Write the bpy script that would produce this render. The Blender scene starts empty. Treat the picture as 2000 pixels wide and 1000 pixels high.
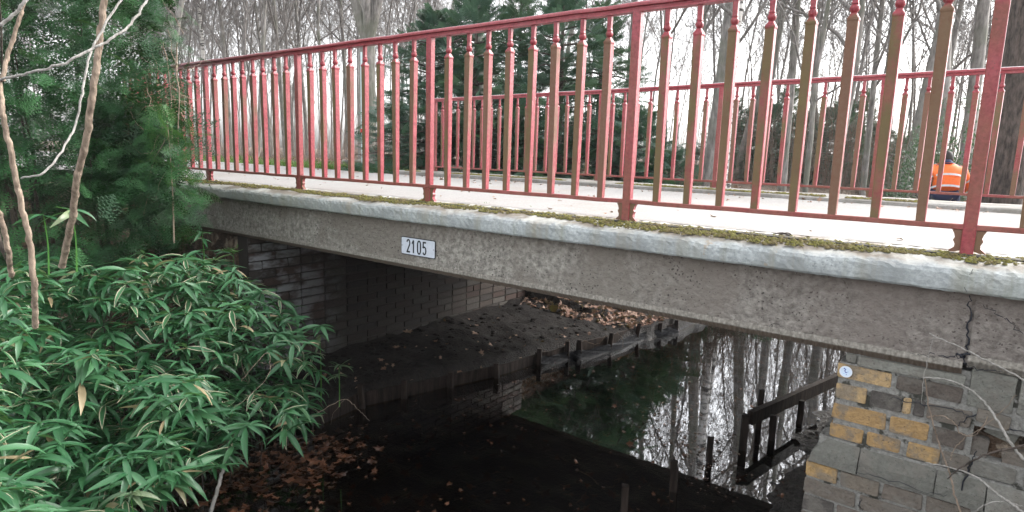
import bpy, math, random
import numpy as np
from mathutils import Vector, Matrix
R_ = math.radians
rnd = random.Random(7)
NR = np.random.default_rng(11)
scene = bpy.context.scene
COL = scene.collection

# ------------------------------------------------------------ camera
CX = np.array([5.6826, -2.8547, 0.3073])
FPX, PITCH, ROLL, YAW = 1230.82, 0.1592, 0.0301, -0.6572
Fw = np.array([math.sin(YAW)*math.cos(PITCH), math.cos(YAW)*math.cos(PITCH), -math.sin(PITCH)])
Rt = np.array([math.cos(YAW), -math.sin(YAW), 0.0])
Up = np.cross(Rt, Fw)
R2 = Rt*math.cos(ROLL)+Up*math.sin(ROLL)
U2 = -Rt*math.sin(ROLL)+Up*math.cos(ROLL)
cam_d = bpy.data.cameras.new('camera'); cam = bpy.data.objects.new('camera', cam_d); COL.objects.link(cam)
cam.matrix_world = Matrix(((R2[0], U2[0], -Fw[0], CX[0]), (R2[1], U2[1], -Fw[1], CX[1]), (R2[2], U2[2], -Fw[2], CX[2]), (0, 0, 0, 1)))
cam_d.sensor_width = 36; cam_d.lens = FPX/2000*36; cam_d.clip_end = 2000; cam_d.clip_start = .02
scene.camera = cam

def ray(u, v): return Fw+R2*(u-1000)/FPX-U2*(v-500)/FPX
def pt(u, v, d): return CX+ray(u, v)*d                       # a point at depth d
def aty(u, v, Y): r = ray(u, v); return CX+r*(Y-CX[1])/r[1]  # a point on a wall plane
def atz(u, v, Z): r = ray(u, v); return CX+r*(Z-CX[2])/r[2]  # a point on a level

# ------------------------------------------------------------ world, sun, exposure
SUN_EL, SUN_AZ = R_(38), R_(28)       # azimuth from +Y towards +X
world = bpy.data.worlds.new('World'); scene.world = world; world.use_nodes = True
wn = world.node_tree; bg = wn.nodes['Background']
sky = wn.nodes.new('ShaderNodeTexSky'); sky.sky_type = 'NISHITA'; sky.sun_disc = False
sky.sun_elevation = SUN_EL; sky.sun_rotation = SUN_AZ; sky.dust_density = 4.0; sky.air_density = 1.0; sky.ozone_density = 1.0
hs = wn.nodes.new('ShaderNodeHueSaturation'); hs.inputs['Saturation'].default_value = .14
wn.links.new(sky.outputs[0], hs.inputs['Color']); wn.links.new(hs.outputs[0], bg.inputs[0])
bg.inputs[1].default_value = 0.15
sl = bpy.data.lights.new('sun', 'SUN'); sl.energy = .65; sl.angle = R_(14); sl.color = (1, .96, .9)
sun = bpy.data.objects.new('sun', sl); COL.objects.link(sun)
sd = Vector((math.sin(SUN_AZ)*math.cos(SUN_EL), math.cos(SUN_AZ)*math.cos(SUN_EL), math.sin(SUN_EL)))
sun.rotation_euler = sd.to_track_quat('Z', 'Y').to_euler()
scene.view_settings.view_transform = 'Standard'; scene.view_settings.look = 'None'
scene.view_settings.exposure = 2.3; scene.view_settings.gamma = 1.0
cy = scene.cycles
cy.max_bounces = 8; cy.diffuse_bounces = 4; cy.glossy_bounces = 4; cy.transparent_max_bounces = 8

# ------------------------------------------------------------ material helpers
class NT:
    def __init__(s, name):
        s.m = bpy.data.materials.new(name); s.m.use_nodes = True; s.t = s.m.node_tree
        s.b = s.t.nodes['Principled BSDF']; s.out = s.t.nodes['Material Output']
    def n(s, ty, **kw):
        nd = s.t.nodes.new('ShaderNode'+ty)
        for k, v in kw.items():
            if k.startswith('i_'):
                key = k[2:]; key = int(key) if key.isdigit() else key
                s.set(nd.inputs[key], v)
            else: setattr(nd, k, v)
        return nd
    def set(s, inp, v):
        if isinstance(v, bpy.types.NodeSocket): s.t.links.new(v, inp)
        else: inp.default_value = v
    def co(s, which='Object'): return s.n('TexCoord').outputs[which]
    def pos(s): return s.n('NewGeometry').outputs['Position']
    def noise(s, vec, scale, det=4, rough=.55, dist=0):
        return s.n('TexNoise', i_Vector=vec, i_Scale=scale, i_Detail=det, i_Roughness=rough, i_Distortion=dist).outputs[0]
    def vor(s, vec, scale, out='Distance', feature='F1'):
        nd = s.n('TexVoronoi', i_Vector=vec, i_Scale=scale); nd.feature = feature; return nd.outputs[out]
    def ramp(s, fac, stops, interp='LINEAR'):
        nd = s.n('ValToRGB'); nd.color_ramp.interpolation = interp; s.set(nd.inputs[0], fac); cr = nd.color_ramp
        while len(cr.elements) < len(stops): cr.elements.new(.5)
        for e, (p, c) in zip(cr.elements, stops):
            e.position = p; e.color = tuple(c)+(1,) if hasattr(c, '__len__') else (c, c, c, 1)
        return nd.outputs[0]
    def mix(s, fac, a, b, mode='MIX'):
        nd = s.n('Mix', data_type='RGBA', blend_type=mode); s.set(nd.inputs[0], fac)
        for i, v in ((6, a), (7, b)):
            if isinstance(v, tuple) and len(v) == 3: v = v+(1,)
            s.set(nd.inputs[i], v)
        return nd.outputs[2]
    def math(s, op, a, b=0.0, c=0.0):
        nd = s.n('Math', operation=op); s.set(nd.inputs[0], a); s.set(nd.inputs[1], b); s.set(nd.inputs[2], c); return nd.outputs[0]
    def attr(s, name, out='Color'): return s.n('Attribute', attribute_name=name).outputs[out]
    def sep(s, v): return s.n('SeparateXYZ', i_0=v).outputs
    def cn(s, n, a=.34, b=.66): return s.n('MapRange', i_0=n, i_1=a, i_2=b, i_3=0., i_4=1.).outputs[0]
    def rand(s): return s.n('ObjectInfo').outputs['Random']
    def map(s, v, scale): return s.n('Mapping', i_Vector=v, i_Scale=scale).outputs[0]
    def bump(s, h, strength=.5, dist=.01, norm=None):
        nd = s.n('Bump', i_Height=h, i_Strength=strength, i_Distance=dist)
        if norm is not None: s.set(nd.inputs['Normal'], norm)
        return nd.outputs[0]
    def fin(s, col=None, rough=.7, bump=None, spec=None, metal=None):
        if col is not None: s.set(s.b.inputs['Base Color'], col+(1,) if isinstance(col, tuple) and len(col) == 3 else col)
        s.set(s.b.inputs['Roughness'], rough)
        if bump is not None: s.set(s.b.inputs['Normal'], bump)
        if spec is not None: s.set(s.b.inputs['Specular IOR Level'], spec)
        if metal is not None: s.set(s.b.inputs['Metallic'], metal)
        return s.m

def m_paint(name, algae=1.0, sh=0.0):
    t = NT(name); p = t.co(); r = t.rand()
    off = t.n('VectorMath', operation='ADD', i_0=p, i_1=t.n('CombineXYZ', i_0=t.math('MULTIPLY', r, 37.), i_2=t.math('MULTIPLY', r, 11.)).outputs[0]).outputs[0]
    fine = t.noise(off, 60, 5, .65); big = t.noise(t.map(off, (6, 6, 3)), 1.0, 3, .6)
    red = t.mix(t.cn(fine), (.19, .020, .028), (.35, .052, .066))
    red = t.mix(t.ramp(t.noise(off, 9, 4), [(.5, 0), (.75, .55)]), red, (.36, .11, .115))
    nx = t.sep(t.n('NewGeometry').outputs['Normal'])
    left = t.math('MULTIPLY_ADD', nx[0], -.24, .0); front = t.math('MULTIPLY_ADD', nx[1], -.10, .0)
    z = t.sep(p)[2]
    k = t.math('ADD', t.math('ADD', big, left), front)
    k = t.math('ADD', k, t.math('MULTIPLY_ADD', r, .26, -.13))
    k = t.math('ADD', k, t.math('MULTIPLY_ADD', fine, .35, -.17))
    top = t.n('MapRange', i_0=z, i_1=.86, i_2=.90, i_3=0.0, i_4=.45).outputs[0]
    k = t.math('SUBTRACT', k, top)
    a = t.ramp(k, [(.30+sh, 0), (.52+sh, .9*algae)])
    alg = t.mix(t.noise(off, 14, 3), (.11, .065, .038), (.125, .13, .038))
    alg = t.mix(t.ramp(r, [(.3, 0), (.8, 1)]), alg, t.mix(t.cn(fine), (.15, .078, .045), (.15, .10, .06)))
    c = t.mix(a, red, alg)
    if algae < 1: c = t.mix(t.math('MULTIPLY', t.ramp(nx[2], [(.75, 0), (.95, 1)]), t.ramp(t.math('ADD', z, t.math('MULTIPLY', big, .02)), [(.5, .1), (.9, 1.)])), c, t.mix(t.cn(fine), (.50, .49, .51), (.70, .70, .72)))  # sky reflection painted as grey-white on upward faces near the rail top
    chip = t.ramp(t.noise(off, 130, 2, .5), [(.68, 0), (.72, 1)])
    c = t.mix(chip, c, (.13, .055, .035))
    return t.fin(c, t.math('MULTIPLY_ADD', a, .35, .42), t.bump(fine, .35, .003))
M = {}
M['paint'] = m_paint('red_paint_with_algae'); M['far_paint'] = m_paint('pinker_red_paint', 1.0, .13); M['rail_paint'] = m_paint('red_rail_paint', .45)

def concrete(name, c1, c2, dark, pit=.5, scale=1., speck=60, bumpd=.012):
    t = NT(name); p = t.pos()
    n1 = t.noise(p, 3*scale, 5, .6); n2 = t.noise(p, 45*scale, 6, .7); n3 = t.noise(p, 1.1*scale, 3)
    c = t.mix(t.cn(n2), c1, c2); c = t.mix(t.ramp(n1, [(.45, 0), (.60, .8)]), c, dark)
    v = t.vor(t.n('VectorMath', operation='ADD', i_0=p, i_1=t.n('VectorMath', operation='SCALE', i_0=t.n('TexNoise', i_Vector=p, i_Scale=30.).outputs['Color'], i_3=.03).outputs[0]).outputs[0], speck)
    size = t.ramp(t.noise(p, 5, 2), [(.35, .0), (.7, 1.)])
    thr = t.math('MULTIPLY_ADD', size, .16, .10)
    pits = t.math('LESS_THAN', v, thr)
    c = t.mix(t.math('MULTIPLY', pits, pit), c, tuple(x*.28 for x in c1))
    h = t.math('SUBTRACT', n2, t.math('MULTIPLY', pits, 1.0))
    return t, c, h, n1, n3
t, c, h, n1, n3 = concrete('exposed_aggregate_concrete', (.16, .15, .132), (.50, .47, .42), (.24, .215, .185), .92, .8, 52)
z = t.sep(t.pos())[2]
st = t.n('MapRange', i_0=t.math('ADD', z, t.math('MULTIPLY', t.noise(t.map(t.pos(), (9, 1, 1.5)), 1, 4), -.10)), i_1=-.30, i_2=-.15, i_3=0., i_4=.5).outputs[0]
c = t.mix(st, c, (.15, .115, .09))
x = t.sep(t.pos())[0]
c = t.mix(t.n('MapRange', i_0=x, i_1=4.2, i_2=5.4, i_3=0., i_4=.45).outputs[0], c, t.mix(t.cn(n1), (.15, .115, .105), (.30, .25, .23)))
M['fascia'] = t.fin(c, .92, t.bump(h, 1., .03))
t = NT('chiselled_edge'); p = t.pos()
w = t.n('TexWave', i_Vector=p, i_Scale=16., i_Distortion=2.5); w.bands_direction = 'X'; w.inputs['Detail'].default_value = 2
n = t.noise(p, 50, 5, .7); t.set(w.inputs['Detail Scale'], 2.)
zz = t.sep(p)[2]
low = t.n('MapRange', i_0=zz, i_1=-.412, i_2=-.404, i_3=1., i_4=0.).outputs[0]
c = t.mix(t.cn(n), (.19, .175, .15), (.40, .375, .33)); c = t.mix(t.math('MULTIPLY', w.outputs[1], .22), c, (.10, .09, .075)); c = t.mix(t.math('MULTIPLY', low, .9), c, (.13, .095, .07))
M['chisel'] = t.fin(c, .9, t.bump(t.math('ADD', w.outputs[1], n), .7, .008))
t, c, h, n1, n3 = concrete('pale_painted_coping', (.28, .305, .31), (.47, .50, .50), (.24, .26, .26), .3, 1.6, 70)
p = t.pos(); nz = t.sep(t.n('NewGeometry').outputs['Normal'])[2]
strk = t.noise(t.map(p, (14, 3, 1.2)), 1., 4, .6)
c = t.mix(t.ramp(strk, [(.46, 0), (.70, .75)]), c, t.mix(t.cn(n1), (.20, .22, .17), (.30, .27, .22)))
xx = t.sep(p)[0]
c = t.mix(t.n('MapRange', i_0=xx, i_1=3.0, i_2=.2, i_3=0., i_4=.55).outputs[0], c, t.mix(t.cn(n1), (.23, .25, .20), (.42, .43, .38)))
topc = t.mix(t.ramp(t.noise(p, 4.5, 5, .65), [(.42, 0), (.55, 1)]), (.50, .50, .46), (.24, .21, .17))
yy = t.sep(p)[1]
tm = t.math('MULTIPLY', t.ramp(nz, [(.55, 0), (.85, 1)]), t.n('MapRange', i_0=t.math('ADD', yy, t.math('MULTIPLY', t.noise(p, 14, 4), .10)), i_1=-.13, i_2=-.085, i_3=0., i_4=1.).outputs[0])
c = t.mix(tm, c, topc)
c = t.mix(t.ramp(t.noise(p, 11, 4, .6), [(.66, 0), (.69, .8)]), c, (.33, .29, .23))
M['coping'] = t.fin(c, .8, t.bump(h, .5, .006))
t, c, h, n1, n3 = concrete('grey_concrete', (.24, .23, .21), (.36, .35, .33), (.20, .19, .16), .2, 1., 60)
M['concrete'] = t.fin(c, .9, t.bump(h, .5, .008))
t = NT('pale_path_surface'); p = t.pos()
n = t.noise(p, 90, 5, .7); b = t.noise(p, .9, 5, .6)
c = t.mix(t.cn(n), (.20, .196, .188), (.34, .33, .32)); c = t.mix(t.ramp(b, [(.48, 0), (.72, .6)]), c, (.20, .165, .135))
M['path'] = t.fin(c, .85, t.bump(n, .3, .004))

t = NT('brick_faces'); p = t.pos(); a = t.attr('col')
n = t.noise(p, 55, 6, .7); b = t.noise(p, 13, 5, .65)
c = t.mix(1.0, a, t.ramp(n, [(.25, .6), (.75, 1.15)]), 'MULTIPLY')
c = t.mix(t.ramp(b, [(.47, 0), (.60, .7)]), c, t.mix(t.noise(p, 30, 3), (.09, .085, .075), (.24, .22, .19)))
c = t.mix(t.ramp(t.noise(p, 150, 2), [(.66, 0), (.7, .7)]), c, (.04, .035, .03))
M['brick'] = t.fin(c, .85, t.bump(t.math('ADD', n, b), .9, .012))
t = NT('mortar'); p = t.pos(); n = t.noise(p, 70, 5, .7)
c = t.mix(t.cn(n), (.15, .148, .135), (.30, .295, .275)); c = t.mix(t.ramp(t.noise(p, 9, 5, .65), [(.54, 0), (.60, .9)]), c, (.025, .025, .018))
M['mortar'] = t.fin(c, .95, t.bump(n, .8, .01))
t = NT('abutment_brick'); p = t.pos(); a = t.attr('col'); n = t.noise(p, 40, 5, .7)
c = t.mix(1.0, a, t.ramp(n, [(.25, .55), (.75, 1.2)]), 'MULTIPLY')
sp = t.sep(p)
wm = t.math('MULTIPLY', t.n('MapRange', i_0=sp[1], i_1=.9, i_2=.1, i_3=0., i_4=.8).outputs[0], t.ramp(t.noise(t.map(p, (1, 2.5, 6)), 1.2, 4, .6), [(.46, 0), (.60, .85)]))
c = t.mix(wm, c, (.36, .38, .40))
M['brick_in'] = t.fin(c, .85, t.bump(n, .6, .008))

t = NT('ground_soil'); p = t.pos(); sp = t.sep(p)
n = t.noise(p, 22, 6, .7); b = t.noise(p, 1.3, 4, .6)
mud = t.mix(t.cn(n), (.004, .0033, .003), (.024, .019, .016))
mud = t.mix(t.n('MapRange', i_0=sp[0], i_1=4.1, i_2=4.6, i_3=0., i_4=1.).outputs[0], mud, t.mix(t.cn(n), (.016, .014, .013), (.12, .11, .10)))
v = t.n('TexVoronoi', i_Vector=t.n('VectorMath', operation='ADD', i_0=p, i_1=t.n('VectorMath', operation='SCALE', i_0=t.n('TexNoise', i_Vector=p, i_Scale=18.).outputs['Color'], i_3=.09).outputs[0]).outputs[0], i_Scale=13.)
lit = t.ramp(t.sep(v.outputs['Color'])[0], [(.0, (.05, .032, .022)), (.4, (.14, .09, .06)), (.7, (.24, .17, .12)), (1, (.36, .29, .22))])
lit = t.mix(t.ramp(v.outputs['Distance'], [(.2, 0), (.6, .7)]), lit, (.03, .022, .016))
lit = t.mix(t.ramp(b, [(.4, 0), (.7, .5)]), lit, (.075, .055, .04))
up = t.n('MapRange', i_0=t.math('ADD', sp[2], t.math('MULTIPLY', b, .3)), i_1=-1.25, i_2=-.9, i_3=0., i_4=1.).outputs[0]
c = t.mix(up, mud, lit)
wet = t.n('MapRange', i_0=sp[2], i_1=-1.80, i_2=-1.62, i_3=.28, i_4=.9).outputs[0]
M['ground'] = t.fin(c, wet, spec=.3, bump=t.bump(t.math('ADD', n, t.noise(p, 70, 3)), .9, .03))

t = NT('canal_water'); p = t.pos()
n = t.noise(t.map(p, (1, 1, 1)), 5.5, 3, .5); nn = t.noise(p, 28, 2, .5)
bp_ = t.bump(t.math('ADD', n, t.math('MULTIPLY', nn, .12)), .010, .03)
g = t.n('BsdfGlossy', i_Color=(.97, .98, 1, 1), i_Roughness=.004, i_Normal=bp_)
tr = t.n('BsdfTransparent', i_Color=(.58, .38, .22, 1))
fr = t.n('Fresnel', i_IOR=3.0, i_Normal=bp_)
mx = t.n('MixShader', i_0=fr.outputs[0]); t.t.links.new(tr.outputs[0], mx.inputs[1]); t.t.links.new(g.outputs[0], mx.inputs[2])
t.t.links.new(mx.outputs[0], t.out.inputs[0]); M['water'] = t.m

def foliage(name, base, tip, trans=.25, rough=.45, edge=None, spec=.5, dead=None):
    t = NT(name); r = t.attr('rnd', 'Fac'); c = t.mix(t.math('POWER', r, 1.3), base, tip)
    if dead: c = t.mix(t.ramp(r, [(.975, 0), (.985, 1)]), c, dead)
    if edge:
        e = t.attr('edge', 'Fac')
        m = t.math('MULTIPLY', t.ramp(e, [(.62, 0), (.80, 1)]), t.ramp(t.math('FRACT', t.math('MULTIPLY', r, 7.31)), [(.91, 0.0), (.93, 1)]))
        c = t.mix(m, c, edge)
        c = t.mix(t.math('MULTIPLY', t.ramp(e, [(.0, .5), (.12, 0)]), .35), c, (.16, .24, .10))
    t.fin(c, rough, spec=spec)
    tl = t.n('BsdfTranslucent'); t.set(tl.inputs[0], t.mix(.5, c, (.12, .22, .03)))
    mx = t.n('MixShader', i_0=trans); t.t.links.new(t.b.outputs[0], mx.inputs[1]); t.t.links.new(tl.outputs[0], mx.inputs[2])
    t.t.links.new(mx.outputs[0], t.out.inputs[0]); return t.m
M['bamboo'] = foliage('bamboo_leaves', (.022, .100, .038), (.070, .195, .085), .28, .38, (.50, .45, .32), .55, (.38, .30, .18))
M['bamboo_new'] = foliage('young_bamboo_leaves', (.07, .22, .04), (.12, .32, .06), .35, .4, None, .5)
M['yew'] = foliage('yew_needles', (.009, .034, .015), (.048, .140, .050), .16, .55, None, .25)
M['yew_light'] = foliage('fresh_yew_needles', (.05, .14, .045), (.08, .20, .06), .3, .45, None, .4)
M['conifer'] = foliage('conifer_needles', (.035, .085, .062), (.12, .21, .155), .25, .5, None, .4)
M['conifer_green'] = foliage('green_conifer_needles', (.045, .10, .06), (.13, .22, .14), .3, .5, None, .4)
M['shrub_leaf'] = foliage('evergreen_shrub_leaves', (.035, .08, .045), (.085, .15, .09), .2, .35, None, .55)
M['dry_leaf'] = foliage('fallen_leaves', (.15, .07, .045), (.38, .26, .20), .1, .6, None, .3)
M['wet_leaf'] = foliage('wet_leaves', (.035, .014, .007), (.20, .085, .045), .05, .3, None, .5)
M['grass'] = foliage('grass_blades', (.07, .14, .03), (.14, .24, .05), .3, .6)
t = NT('moss'); p = t.pos(); n = t.noise(p, 110, 4, .7); b = t.noise(p, 12, 3)
c = t.mix(t.cn(n), (.045, .043, .015), (.25, .235, .05)); c = t.mix(t.ramp(b, [(.42, 0), (.62, .8)]), c, t.mix(t.cn(n), (.08, .06, .03), (.21, .16, .08)))
M['moss'] = t.fin(c, .95, t.bump(n, 1., .01))

def bark(name, c1, c2, sc=12, moss=None):
    t = NT(name); p = t.pos(); n = t.noise(t.map(p, (1, 1, .25)), sc, 5, .65)
    c = t.mix(t.cn(n), c1, c2)
    if moss: c = t.mix(t.ramp(t.noise(p, 1.7, 4), [(.45, 0), (.65, .7)]), c, moss)
    return t.fin(c, .9, t.bump(n, .7, .02))
M['bark'] = bark('grey_bark', (.12, .112, .103), (.33, .31, .29), 14, (.13, .14, .10))
M['bark_dark'] = bark('dark_bark', (.022, .017, .014), (.12, .095, .08), 30)
M['twig'] = bark('bare_twigs', (.13, .12, .11), (.30, .28, .265), 20)
M['brush'] = bark('dry_brushwood', (.12, .085, .06), (.26, .20, .16), 20)
M['stem_tan'] = bark('tan_stem_bark', (.13, .095, .07), (.34, .265, .20), 50)
M['stem_pale'] = bark('pale_grey_stem', (.20, .19, .17), (.44, .42, .39), 60)
t = NT('birch_bark'); p = t.pos(); n = t.noise(t.map(p, (3, 3, 14)), 1.2, 4, .6)
M['birch'] = t.fin(t.mix(t.ramp(n, [(.50, 0), (.58, 1)]), (.62, .60, .57), (.05, .045, .04)), .8)
t = NT('wet_dark_timber'); p = t.pos(); n = t.noise(t.map(p, (20, 20, 3)), 1.5, 5, .65)
M['timber'] = t.fin(t.mix(t.cn(n), (.008, .006, .005), (.042, .030, .024)), .8, t.bump(n, .6, .01), spec=.2)
t = NT('black_plastic'); n = t.noise(t.pos(), 14, 3); M['plastic'] = t.fin((.004, .0045, .006), .55, t.bump(n, .3, .02), spec=.12)
def plain(name, c, rough=.5, metal=0., nz=.0):
    t = NT(name); n = t.noise(t.co(), 30, 4); cc = t.mix(t.cn(n), tuple(x*(1-.12-nz) for x in c), c)
    return t.fin(cc, rough, t.bump(n, .1, .002), metal=metal)
M['plate'] = plain('enamel_plate_white', (.62, .66, .74), .3); M['black'] = plain('black_enamel', (.012, .014, .022), .35)
M['steel'] = plain('galvanised_steel', (.38, .39, .40), .45, .8); M['sticker'] = plain('sticker_white', (.72, .78, .86), .35)
M['blue'] = plain('sticker_blue', (.05, .09, .35), .4); M['blue2'] = plain('sticker_pale_blue', (.35, .55, .78), .4)
M['pole'] = plain('pale_pole_paint', (.60, .72, .74), .5); M['redtape'] = plain('red_marker', (.60, .04, .03), .5)
M['orange'] = plain('hi_vis_orange', (.95, .17, .02), .6, 0, .1); M['reflect'] = plain('reflective_silver', (.62, .64, .66), .35)
M['navy'] = plain('navy_trousers', (.02, .03, .08), .8); M['hair'] = plain('dark_hair', (.015, .012, .010), .7)
M['skin'] = plain('skin', (.50, .28, .20), .6); M['boot'] = plain('boot_leather', (.02, .018, .016), .6)

# ------------------------------------------------------------ object helpers
def tag(o, label=None, cat=None, group=None, kind=None):
    if label: o['label'] = label
    if cat: o['category'] = cat
    if group: o['group'] = group
    if kind: o['kind'] = kind
    return o
def empty(name, loc=(0, 0, 0), rz=0, label=None, cat=None, group=None):
    o = bpy.data.objects.new(name, None); COL.objects.link(o); o.location = loc; o.rotation_euler = (0, 0, rz); o.empty_display_size = .1
    return tag(o, label, cat, group)
def link(name, me, parent=None, loc=None):
    o = bpy.data.objects.new(name, me); COL.objects.link(o)
    if parent: o.parent = parent
    if loc is not None: o.location = loc
    return o
def npmesh(name, V, F, mats, smooth=False, attrs=None, cols=None, fm=None):
    """V (n,3), F (m,k) or a list of such arrays"""
    V = np.asarray(V, np.float32); Fs = F if isinstance(F, list) else [F]
    Fs = [np.asarray(f, np.int32) for f in Fs if len(f)]
    me = bpy.data.meshes.new(name)
    me.vertices.add(len(V)); me.vertices.foreach_set('co', V.ravel())
    tot = sum(f.size for f in Fs); npoly = sum(len(f) for f in Fs)
    me.loops.add(tot); me.loops.foreach_set('vertex_index', np.concatenate([f.ravel() for f in Fs]))
    st = []; o = 0
    for f in Fs: st.append(o+np.arange(len(f))*f.shape[1]); o += f.size
    me.polygons.add(npoly); me.polygons.foreach_set('loop_start', np.concatenate(st).astype(np.int32))
    for m in (mats if isinstance(mats, (list, tuple)) else [mats]): me.materials.append(m)
    if fm is not None: me.polygons.foreach_set('material_index', np.asarray(fm, np.int32))
    me.update(calc_edges=True)
    me.polygons.foreach_set('use_smooth', np.full(npoly, smooth))
    for k, a in (attrs or {}).items():
        at = me.attributes.new(k, 'FLOAT', 'POINT'); at.data.foreach_set('value', np.asarray(a, np.float32))
    if cols is not None:
        at = me.attributes.new('col', 'FLOAT_COLOR', 'POINT'); c = np.ones((len(V), 4), np.float32); c[:, :3] = cols; at.data.foreach_set('color', c.ravel())
    return me
class MB:
    def __init__(s): s.V = []; s.F3 = []; s.F4 = []; s.n = 0; s.F = {}; s.c = []
    def add(s, V, faces, col=None):
        V = np.asarray(V, float); 
        for f in faces:
            s.F.setdefault(len(f), []).append([i+s.n for i in f])
        s.V.append(V); s.n += len(V); s.c.append(np.tile(col if col is not None else (1, 1, 1), (len(V), 1)))
        return s
    def addnp(s, V, F):
        s.V.append(np.asarray(V, float)); s.F.setdefault(F.shape[1], []).extend((F+s.n).tolist()); s.n += len(V); s.c.append(np.ones((len(V), 3)))
    def box(s, a, b, col=None, M_=None):
        (x0, y0, z0), (x1, y1, z1) = a, b
        V = np.array([(x0, y0, z0), (x1, y0, z0), (x1, y1, z0), (x0, y1, z0), (x0, y0, z1), (x1, y0, z1), (x1, y1, z1), (x0, y1, z1)], float)
        if M_ is not None: V = np.array([tuple(M_ @ Vector(v)) for v in V])
        return s.add(V, [(0, 3, 2, 1), (4, 5, 6, 7), (0, 1, 5, 4), (1, 2, 6, 5), (2, 3, 7, 6), (3, 0, 4, 7)], col)
    def rings(s, rings, cap=True, col=None):
        k = len(rings[0]); V = np.concatenate(rings); f = []
        for i in range(len(rings)-1):
            for j in range(k): f.append((i*k+j, i*k+(j+1) % k, (i+1)*k+(j+1) % k, (i+1)*k+j))
        if cap: f.append(tuple(range(k))[::-1]); f.append(tuple((len(rings)-1)*k+j for j in range(k)))
        return s.add(V, f, col)
    def prism(s, poly, axis, a, b, col=None):
        def P(q, t): return {'x': (t, q[0], q[1]), 'y': (q[0], t, q[1]), 'z': (q[0], q[1], t)}[axis]
        return s.rings([np.array([P(q, a) for q in poly]), np.array([P(q, b) for q in poly])], True, col)
    def build(s, name, m, parent=None, smooth=False, cols=False):
        V = np.concatenate(s.V); me = npmesh(name, V, [np.array(f) for f in s.F.values()], m, smooth, cols=np.concatenate(s.c) if cols else None)
        return link(name, me, parent)
def tube_np(P, R, k=5):
    P = np.asarray(P, float); R = np.asarray(R, float); n = len(P)
    T = np.gradient(P, axis=0); T /= np.linalg.norm(T, axis=1)[:, None]+1e-9
    ref = np.array([0, 0, 1.]) if abs(T[:, 2].mean()) < .8 else np.array([1., 0, 0])
    A = np.cross(T, ref); A /= np.linalg.norm(A, axis=1)[:, None]+1e-9; B = np.cross(T, A)
    th = np.arange(k)*2*np.pi/k
    V = P[:, None]+R[:, None, None]*(A[:, None]*np.cos(th)[None, :, None]+B[:, None]*np.sin(th)[None, :, None])
    i = np.arange(n-1)[:, None]*k; j = np.arange(k)[None]; j2 = (j+1) % k
    F = np.stack([i+j, i+j2, i+k+j2, i+k+j], -1).reshape(-1, 4)
    return V.reshape(-1, 3), F
def tubes(polys, kf):
    Vs = []; Fs = []; n = 0
    for P, R in polys:
        V, F = tube_np(P, R, kf(R[0])); Vs.append(V); Fs.append(F+n); n += len(V)
    return np.concatenate(Vs), np.concatenate(Fs)
def smoothpath(P, n=6, wob=0, rng=NR):
    P = np.asarray(P, float); out = []
    Q = np.vstack([2*P[0]-P[1], P, 2*P[-1]-P[-2]])
    for i in range(1, len(Q)-2):
        for t in np.arange(n)/n:
            a, b, c, d = Q[i-1], Q[i], Q[i+1], Q[i+2]
            out.append(.5*((2*b)+(-a+c)*t+(2*a-5*b+4*c-d)*t*t+(-a+3*b-3*c+d)*t**3))
    out.append(P[-1]); out = np.array(out)
    if wob: out += rng.normal(size=out.shape)*wob
    return out
def frames(D, roll=None, rng=NR):
    """basis (n,3,3) columns X=dir, Y, Z from directions"""
    D = D/np.linalg.norm(D, axis=1)[:, None]; z = np.tile([0, 0, 1.], (len(D), 1))
    Y = np.cross(z, D); l = np.linalg.norm(Y, axis=1)[:, None]; Y = np.where(l < 1e-3, [[0, 1., 0]], Y/np.maximum(l, 1e-6)); Z = np.cross(D, Y)
    if roll is not None:
        c, s_ = np.cos(roll)[:, None], np.sin(roll)[:, None]; Y, Z = Y*c+Z*s_, -Y*s_+Z*c
    return np.stack([D, Y, Z], -1)
def scatter(V, F, P, B, S):
    """copies of (V,F) at positions P with bases B and scales S -> V,F"""
    n = len(P); m = len(V)
    W = np.einsum('nij,mj->nmi', B, V)*np.asarray(S)[:, None, None]+P[:, None]
    FF = F[None]+(np.arange(n)*m)[:, None, None]
    return W.reshape(-1, 3), FF.reshape(-1, F.shape[1])

# ------------------------------------------------------------ terrain
WL = -1.80
def sstep(a, b, x): t = np.clip((x-a)/(b-a), 0, 1); return t*t*(3-2*t)
def xl(y): return np.interp(y, [-9, -3, -1.8, -1.2, -.3, .3, 1.1, 1.6, 2.25, 3.15, 4.4, 5.2, 8, 9.0, 9.6], [.4, .9, 1.25, 1.5, 1.52, 1.6, 1.84, 2.0, 2.10, 2.4, 2.66, 2.7, 2.6, 3.2, 4.2])
def xr(y): return np.interp(y, [-9, -3, .0, .6, .9, 1.25, 1.75, 1.95, 2.2, 2.6, 3.0, 3.9, 5, 8, 9.0, 9.6], [6.0, 5.0, 4.72, 4.45, 4.60, 4.56, 4.74, 4.70, 4.50, 4.50, 4.56, 4.9, 4.9, 4.8, 4.6, 4.2])
def gn(x, y, s, seed=0):
    r = np.random.default_rng(seed); o = 0
    for i in range(7):
        a, b, c = r.normal(size=3); o = o+np.sin(x*a*s+y*b*s+c*3)*.3
    return o
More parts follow.
